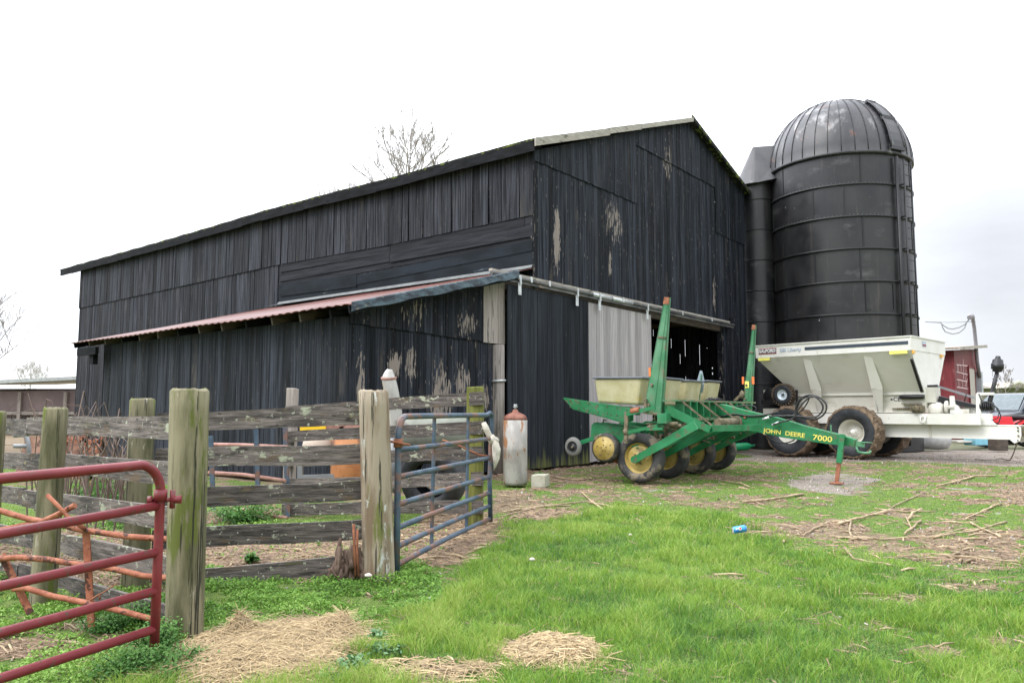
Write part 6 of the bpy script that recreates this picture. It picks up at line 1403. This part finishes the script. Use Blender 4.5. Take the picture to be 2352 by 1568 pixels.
# rusty implement and scrap behind the left fence
ri=thing('rusty_harrow','orange rusty farm frame of crossed bars standing behind the left fence','implement',(-7.5,13.5,0))
def RB(x,y): return DP(x,y,13.5)
for a_,b_ in (((186,1005),(240,1032)),((240,1012),(236,1040)),((238,1000),(232,1110)),((195,1000),(200,1105)),((205,1045),(238,1028)),((186,1085),(215,1098)),((206,1098),(232,1085)),((186,1105),(208,1115)),((228,1090),(232,1112)),((214,1098),(212,1118)),((150,1000),(152,1105)),((120,1005),(185,1012)),((100,1080),(190,1090)),((222,1008),(206,1040))):
    mb=MB(); mb.beam(RB(*a_),RB(*b_),.07,.05,up=(0,1,0)); mb.build('bar',M_rustg,ri)
rp=thing('rust_panel','patchy orange brown rusted sheet leaning behind the left fence','metal sheet',(-8.8,14.5,0))
mb=MB(); q=[DP(x,y,14.6) for x,y in ((30,1100),(182,1100),(182,1000),(60,1003))]; mb.prism(q,(0,.04,0)); mb.build('sheet',PM('patchy_orange_rust',(.22,.10,.07),(.38,.22,.17),sc=(3,3,3),rough=.9,bump=.5,spots=[((.10,.06,.05),(4,4,4),.55,.1)]),rp)
gt=thing('tube_gate','small galvanised grey gate end with a rounded corner behind the left fence','gate',(-5.4,8.2,0))
for pl_ in ([(32,1000),(52,998),(62,1004),(66,1020),(68,1060)],[(32,1024),(66,1024)],[(32,1072),(84,1072)],[(84,1060),(86,1074)]):
    mb=MB(); mb.tube([DP(x,y,8.2) for x,y in pl_],.022,8); mb.build('tube',M_grey,gt)
sb_=thing('stone_block','stacked brown stone blocks at the foot of the lean-to beyond the fence','stone',DP(290,1120,12).xy.to_3d())
for i,(x,y,w,h) in enumerate(((285,1108,.32,.34),(292,1135,.42,.22),(287,1088,.2,.2))):
    p=DP(x,y,12); mb=MB(); mb.box((p.x,p.y,p.z),(w,.3,h),rz=.1*i); mb.build('stone',PM('brown_stone_%d'%i,(.22,.16,.12),(.34,.27,.21),bump=.5),sb_,bevel=.03)

# ================================================================== TREES
def bare_tree(label,base,h,spread,seed,depth=6,trunk_r=.22,col=M_twig,trunk_f=.35,group=None,tw=.010,kmax=4,name='bare_tree'):
    rnd=random.Random(seed); t=thing(name,label,'tree',base,group); b=Vector(base)
    tm_=MB(); cm=MB()
    tops=[]
    th=h*trunk_f; p0=b; P=[b+Vector((0,0,-.2))]
    for i in range(1,5): P.append(b+Vector((rnd.uniform(-.02,.02)*h*.3,rnd.uniform(-.02,.02)*h*.3,th*i/4)))
    tm_.tube(P,[trunk_r*(1-.1*i) for i in range(5)],10)
    def rec(p,d,L_,r,k):
        n_=3; pts=[p]; q=p; dd=d
        for i in range(n_):
            dd=(dd+Vector((rnd.gauss(0,.10),rnd.gauss(0,.10),rnd.gauss(.05,.06)))).normalized(); q=q+dd*L_/n_; pts.append(q)
        cm.tube(pts,[max(r*(1-.3*i/n_),tw) for i in range(n_+1)],5 if k<2 else 3,cap=False)
        if k>=depth: return
        for j in range(rnd.choice((2,3,3,kmax)) if k<depth-1 else kmax):
            f=rnd.uniform(.4,1.0); i=min(int(f*n_),n_-1); s=pts[i].lerp(pts[i+1],f*n_-i)
            az=rnd.uniform(0,6.283); el=rnd.uniform(.35,.9)*spread
            nd=(dd+Vector((math.cos(az)*el,math.sin(az)*el,rnd.uniform(-.1,.35)))).normalized()
            rec(s,nd,L_*rnd.uniform(.58,.85),r*.60,k+1)
    rec(P[-1],Vector((0,0,1)),h*.27,trunk_r*.6,0)
    for j in range(4):
        az=j*1.57+rnd.uniform(-.4,.4); rec(P[-1-(j%2)],Vector((math.cos(az)*.7,math.sin(az)*.7,.8)).normalized(),h*.25,trunk_r*.45,1)
    tm_.build('trunk',M_bark,t); cm.build('crown',col,t); return t
def twiggy(label,base,h,zc,rad,seed,tw=.011,nl=34,tr=.22,name='bare_tree',col=M_twig,sub_=7,aspect=1.):
    """bare tree: a leader with rising laterals, each with finer branches and twigs; rad = crown radius"""
    rn=random.Random(seed); t=thing(name,label,'tree',base); b=Vector(base); tm_=MB(); cm=MB(); n=12
    P=[b+Vector((0,0,-.2))]+[b+Vector((rn.uniform(-.02,.02)*rad,rn.uniform(-.02,.02)*rad,h*.93*i/n)) for i in range(1,n+1)]
    tm_.tube(P,[max(tr*(1-i/n*.93),tw) for i in range(n+1)],8); tm_.build('trunk',M_bark,t)
    def br(p,d,L_,r,k):
        pts=[p]; q=p; m=4; dd=d
        for i in range(m):
            dd=(dd+Vector((rn.gauss(0,.13),rn.gauss(0,.13),.10+rn.gauss(0,.08)))).normalized(); q=q+dd*L_/m; pts.append(q)
        cm.tube(pts,[max(r*(1-.6*i/m),tw*.8) for i in range(m+1)],4 if k==0 else 3,cap=False)
        if k>=3: return
        for j in range((sub_,5,4)[k]):
            f=rn.uniform(.25,1); i=min(int(f*m),m-1); s_=pts[i].lerp(pts[i+1],f*m-i); az=rn.uniform(0,6.283)
            nd=(dd+Vector((math.cos(az),math.sin(az),rn.uniform(-.2,.6)))*.75).normalized(); br(s_,nd,L_*rn.uniform(.32,.55),r*.5,k+1)
    for j in range(nl):
        f=(j+rn.random())/nl; z=zc+(h*.9-zc)*f; az=j*2.4+rn.uniform(-.4,.4); fi=z/(h*.93)*n; i=min(int(fi),n-1); s_=P[i].lerp(P[i+1],fi-i)
        L_=rad*aspect*(1.-.72*f**1.6)*rn.uniform(.7,1.1); br(s_,Vector((math.cos(az),math.sin(az),.55+.5*f)).normalized(),L_,tr*.28*(1-.6*f),0)
    cm.build('crown',col,t); return t
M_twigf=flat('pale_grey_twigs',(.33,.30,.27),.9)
bx_=DP(940,400,48)
twiggy('tall bare tree standing behind the barn, its crown above the roof line',(bx_.x,bx_.y,0),20.3,13.0,4.8,5,tw=.008,nl=25,tr=.24,sub_=7,col=M_twigf)
b2=DP(805,430,56); twiggy('smaller bare tree behind the barn roof, left of the tall one',(b2.x,b2.y,0),18.2,13.0,4.2,11,tw=.010,nl=22,tr=.16,col=M_twigf)
b3=DP(-125,800,26); twiggy('bare tree reaching in from the left edge of the view',(b3.x,b3.y,0),5.2,1.6,2.7,21,tw=.006,nl=26,tr=.12)
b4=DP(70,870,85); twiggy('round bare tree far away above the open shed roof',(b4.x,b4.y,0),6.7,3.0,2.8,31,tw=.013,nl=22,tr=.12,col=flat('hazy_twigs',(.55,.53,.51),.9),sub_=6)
b5=DP(2308,880,62); twiggy('small bare tree in front of the farm house',(b5.x,b5.y,0),5.2,2.2,1.2,41,tw=.012,nl=14,tr=.07,sub_=4)
# brambles on the left fence
bm=thing('bramble_bush','tangle of bare brown bramble stems behind the left fence','bush',(-7.0,12.0,0)); mb=MB(); rr_=random.Random(8)
for i in range(75):
    x=rr_.uniform(70,300); p=DP(x,1000,rr_.uniform(8.5,12.5)); a=rr_.uniform(0,6.28); h=rr_.uniform(.6,1.55) if x<210 else rr_.uniform(.5,1.45)
    q=Vector((p.x,p.y,0)); mb.tube([q,q+Vector((.12*math.cos(a),.1*math.sin(a),h*.6)),q+Vector((.3*math.cos(a),.3*math.sin(a),h)),q+Vector((.55*math.cos(a),.5*math.sin(a),h*rr_.uniform(.75,1.0)))],[.012,.009,.007,.003],4,cap=False)
mb.build('stems',M_vine,bm)
# ================================================================== PLANTS
M_herb=leafmat('ferny_leaves',[(0,(.03,.085,.018)),(.5,(.07,.19,.035)),(1,(.16,.31,.075))],trans=.3)
M_cool=leafmat('grey_green_leaves',[(0,(.07,.16,.07)),(.5,(.13,.25,.12)),(1,(.22,.36,.18))],trans=.3)
def herb(label,x,y,r,h,n_,sz,m,seed,name='leafy_weed',group=None):
    rg_=np.random.default_rng(seed); t=thing(name,label,'plant',(x,y,0),group)
    st=18; V=[];Qd=[];Cc=[]; mb=MB(); off=0
    for i in range(st):
        a=rg_.uniform(0,6.28); rr=r*np.sqrt(rg_.uniform(0,1)); hh_=h*(1-.55*(rr/r)**2)*rg_.uniform(.6,1.1)
        tip=np.array([x+rr*np.cos(a),y+rr*np.sin(a),hh_]); b=np.array([x+.2*rr*np.cos(a),y+.2*rr*np.sin(a),-.02])
        mb.tube([Vector(b),Vector((b+tip)/2+np.array([0,0,.02])),Vector(tip)],[.006,.004,.002],4,cap=False)
        k=n_//st; f=rg_.uniform(.15,1.05,k); c=b+(tip-b)*f[:,None]+rg_.normal(0,1,(k,3))*np.array([r*.22,r*.22,h*.10])
        c[:,2]=np.maximum(c[:,2],.005)
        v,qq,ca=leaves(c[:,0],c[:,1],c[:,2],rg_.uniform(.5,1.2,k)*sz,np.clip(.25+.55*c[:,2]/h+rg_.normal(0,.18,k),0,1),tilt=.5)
        V.append(v);Qd.append(qq+off);Cc.append(ca);off+=len(v)
    mb.build('stems',M_green if False else M_herb,t)
    me=bpy.data.meshes.new('foliage'); npmesh(me,np.concatenate(V)-np.array([x,y,0]),np.concatenate(Qd)); attr(me,'rnd',np.concatenate(Cc)); me.materials.append(m)
    o=bpy.data.objects.new('foliage',me); COL.objects.link(o); o.parent=t; return t
hp_=[(355,1500,.20,.17,'largest ferny green weed at the foot of the red gate end'),(300,1545,.2,.14,'ferny weed below the red gate at the bottom edge'),(405,1545,.16,.13,'ferny weed right of the red gate beside the straw heap'),(250,1440,.16,.10,'dark leafy weed under the rusty bent gate'),(330,1425,.18,.12,'dark leafy weed between the bent gate and the mossy gate post')]
for i,(x,y,r,h,lb) in enumerate(hp_):
    p=GP(x,y); herb(lb,p.x,p.y,r,h,2600,.011,M_herb,100+i)
for i,(x,y,r,h,lb) in enumerate(((818,1535,.10,.07,'grey green lobed weed in the grass left of the straw scatter'),(885,1500,.09,.06,'small grey green weed right of the lobed one'),(750,1558,.06,.04,'tiny grey green weed at the bottom edge by the golden straw'),(865,1462,.05,.04,'faint grey green weed above the other two in the grass'))):
    p=GP(x,y); herb(lb,p.x,p.y,r,h,300,.019,M_cool,120+i)
for i,(x,y,r,h,lb) in enumerate(((250,1150,.45,.42,'bushy green weed mound against the lean-to seen between fence posts'),(285,1160,.3,.25,'smaller green weed mound right of the bushy one'),(560,1195,.4,.25,'green weeds at the foot of the rusty pink gate'),(1240,1096,.12,.10,'green weed tuft beside the concrete block'),(1590,1085,.18,.12,'green weed tuft under the planter wheels'),(2060,1010,.5,.40,'green weed clump behind the spreader tyres'))):
    p=GP(x,y); herb(lb,p.x,p.y,r,h,2400,.022,M_herb,140+i)
p=GP(575,1290); herb('single broad leaved green weed in the straw of the pen',p.x,p.y,.07,.10,120,.03,M_herb,160)
# ================================================================== STICKS, CAN AND LITTER PIECES
def stick(label,pts,r,group='corn stalks scattered on the muddy grass'):
    P=[]
    for x,y in pts:
        p=GP(x,y); P.append(Vector((p.x,p.y,float(hgt(np.array([p.x]),np.array([p.y]))[0])+r*1.0)))
    FP=[]
    for i in range(len(P)-1):
        for k in range(4): FP.append(P[i].lerp(P[i+1],k/4)+Vector((0,random.uniform(-.01,.01),random.uniform(0,.012))))
    FP.append(P[-1]); mb=MB(); mb.cur=random.random()
    mb.tube(FP,[r*.78*random.uniform(.6,1.25) for _ in FP],7,jit=.2)
    tag(mb.build('corn_stalk',M_stick,loc=P[0]),label,'corn stalk',group)
big=[('long thick stalk lying alone left of the gravel patch',[(1705,1153),(1760,1147),(1845,1134)],.022),
('thick slanting stalk at the upper right near the chalky gravel',[(2152,1115),(2200,1104),(2240,1094),(2285,1092)],.026),
('broken stalk trailing down left from the upper right mud',[(2130,1128),(2080,1148),(2030,1170)],.014),
('thick forked stalk in the middle of the muddy band',[(1925,1200),(1975,1190),(2050,1168)],.024),
('straight stalk running right from the fork',[(2010,1165),(2080,1172),(2150,1172)],.014),
('slim stalk slanting up at the left end of the muddy band',[(1845,1228),(1870,1210),(1908,1192)],.014),
('short upright looking stalk crossing the long low one',[(1955,1193),(1950,1215),(1956,1230)],.020),
('very long low stalk across the muddy band',[(1905,1226),(2020,1232),(2150,1228),(2220,1210)],.014),
('stalk at the right of the muddy band rising to the right edge',[(2140,1232),(2240,1216),(2312,1195)],.015),
('crossed stalk leaning over the right hand one',[(2228,1200),(2262,1216),(2300,1232)],.015),
('pale stalk pointing up right beyond the muddy band',[(2215,1192),(2260,1172),(2300,1155)],.017),
('stubby hooked stalk in the middle of the mud',[(2085,1192),(2095,1178),(2118,1166)],.018),
('short v shaped stalk piece, right arm',[(2078,1222),(2100,1205),(2115,1194)],.019),
('short v shaped stalk piece, left arm',[(2094,1212),(2080,1184)],.013),
('curved pale stalk alone in the lush grass',[(1940,1258),(1960,1280),(2000,1287),(2055,1296)],.013),
('short stalk in the lush grass left of the curved one',[(1830,1257),(1855,1268),(1880,1278)],.011),
('long thin stalk leaving at the right edge of the lush grass',[(2190,1262),(2270,1280),(2352,1292)],.012),
('long pale stalk leading from the blue gate into the grass',[(1165,1172),(1250,1162),(1310,1157)],.018),
('second pale stalk beside the one by the blue gate',[(1150,1182),(1230,1166),(1345,1147)],.012),
('crossed stalk in front of the block, slanting down right',[(1332,1127),(1360,1150),(1385,1168)],.016),
('stalk lying right of the crossed one near the door',[(1350,1150),(1390,1158),(1410,1166)],.016),
('short knobbly stalk in front of the planter',[(1440,1158),(1462,1161),(1478,1160)],.018),
('dark stalk in front of the bare wooden door',[(1270,1094),(1300,1099),(1345,1100)],.02),
('stalk lying in front of the planter wheels',[(1660,1103),(1700,1108),(1722,1116)],.018),
('thin stalk lying in front of the blue gate foot',[(1020,1262),(1080,1275),(1150,1283)],.012),
('thin pale stem in the grass above the coarse straw heap',[(1232,1452),(1275,1447),(1320,1441)],.005),
('bent pale stem in the grass right of the coarse straw heap',[(1650,1548),(1690,1530),(1730,1526)],.006),
('thin pale stem at the bottom right of the lawn',[(2145,1545),(2180,1556),(2222,1570)],.006)]
for lb,pts,r in big: stick(lb,pts,r)
sp2=scatter(60,4,22,None,None); z3=zones(sp2[:,0],sp2[:,1]); ok=(rng.uniform(0,1,len(sp2))<np.clip(z3[4]*.9-.2*z3[5],0,1)*.9)&(((sp2[:,0]-P0.x)*outg.x+(sp2[:,1]-P0.y)*outg.y)>.4); sp2=sp2[ok]
mb=MB()
for x,y in sp2[:420]:
    a=random.uniform(0,3.14); l_=random.uniform(.06,.32); z=float(hgt(np.array([x]),np.array([y]))[0])+.012; mb.cur=random.random(); r=random.uniform(.004,.012)
    c=Vector((x,y,z)); d=Vector((math.cos(a),math.sin(a)*.8,random.uniform(-.05,.08)))*l_/2; mb.tube([c-d,c+Vector((0,0,.01)),c+d],[r,r*1.1,r*.7],5)
tag(mb.build('twig_litter',M_stick),'small broken stalk pieces strewn over the mud','twigs',kind='stuff')
can=thing('drink_can','crushed blue and white drink can lying in the lush grass','can',(2.32,8.03,0)); q=GP(1700,1241); zc=float(hgt(np.array([q.x]),np.array([q.y]))[0])+.10
ax=Vector((1,.1,.14)).normalized(); c=Vector((q.x-.07,q.y,zc))
mb=MB(); mb.lathe(c,ax,[(.027,0),(.035,.010),(.036,.02),(.034,.06),(.036,.11),(.035,.125),(.028,.137)],24); cb_=mb.build('can_body',PM('blue_printed_can',(.03,.22,.62),(.10,.42,.80),sc=(14,14,14),rough=.3,metal=.3,spots=[((.65,.72,.80),(16,16,16),.60,.06)]),can)
mb=MB(); mb.lathe(c-ax*.002,ax,[(.026,0),(.028,.004)],20); mb.lathe(c+ax*.134,ax,[(.028,0),(.026,.006)],20); mb.build('can_rim',M_galv,can)
side=ax.cross(Z).normalized(); nrm=-Vector((0,1,0)) ; nrm=(nrm-ax*nrm.dot(ax)).normalized(); nrm=(nrm+Vector((0,0,.35))).normalized()
mb=MB(); mb.lathe(c+ax*.062+nrm*.0335,nrm,[(.001,.004),(.016,.003),(.017,.0)],20,closed=False); mb.build('can_emblem',M_decalw,can)
mb=MB(); mb.lathe(c+ax*.062+nrm*.0385+Vector((0,0,.004)),nrm,[(.001,.001),(.011,.0)],16,closed=False); mb.build('can_emblem',flat('emblem_red',(.60,.04,.05),.4),can)
for x,y,r,lb in ((1222,1296,.018,'small pale stone in the grass below the blue gate'),(618,1704*.784,.0,'') ,(846,1335,.022,'pale shell like stone at the foot of the bare post'),(1448,1237,.014,'tiny white scrap in the grass left of the can')):
    if r<=0: continue
    p=GP(x,y); mb=MB(); mb.blob((p.x,p.y,r*.8+.03),(r*1.4,r,r*.8),x); tag(mb.build('stone',PM('pale_stone_%d'%x,(.5,.45,.40),(.65,.6,.55)),loc=(p.x,p.y,0)),lb,'stone')
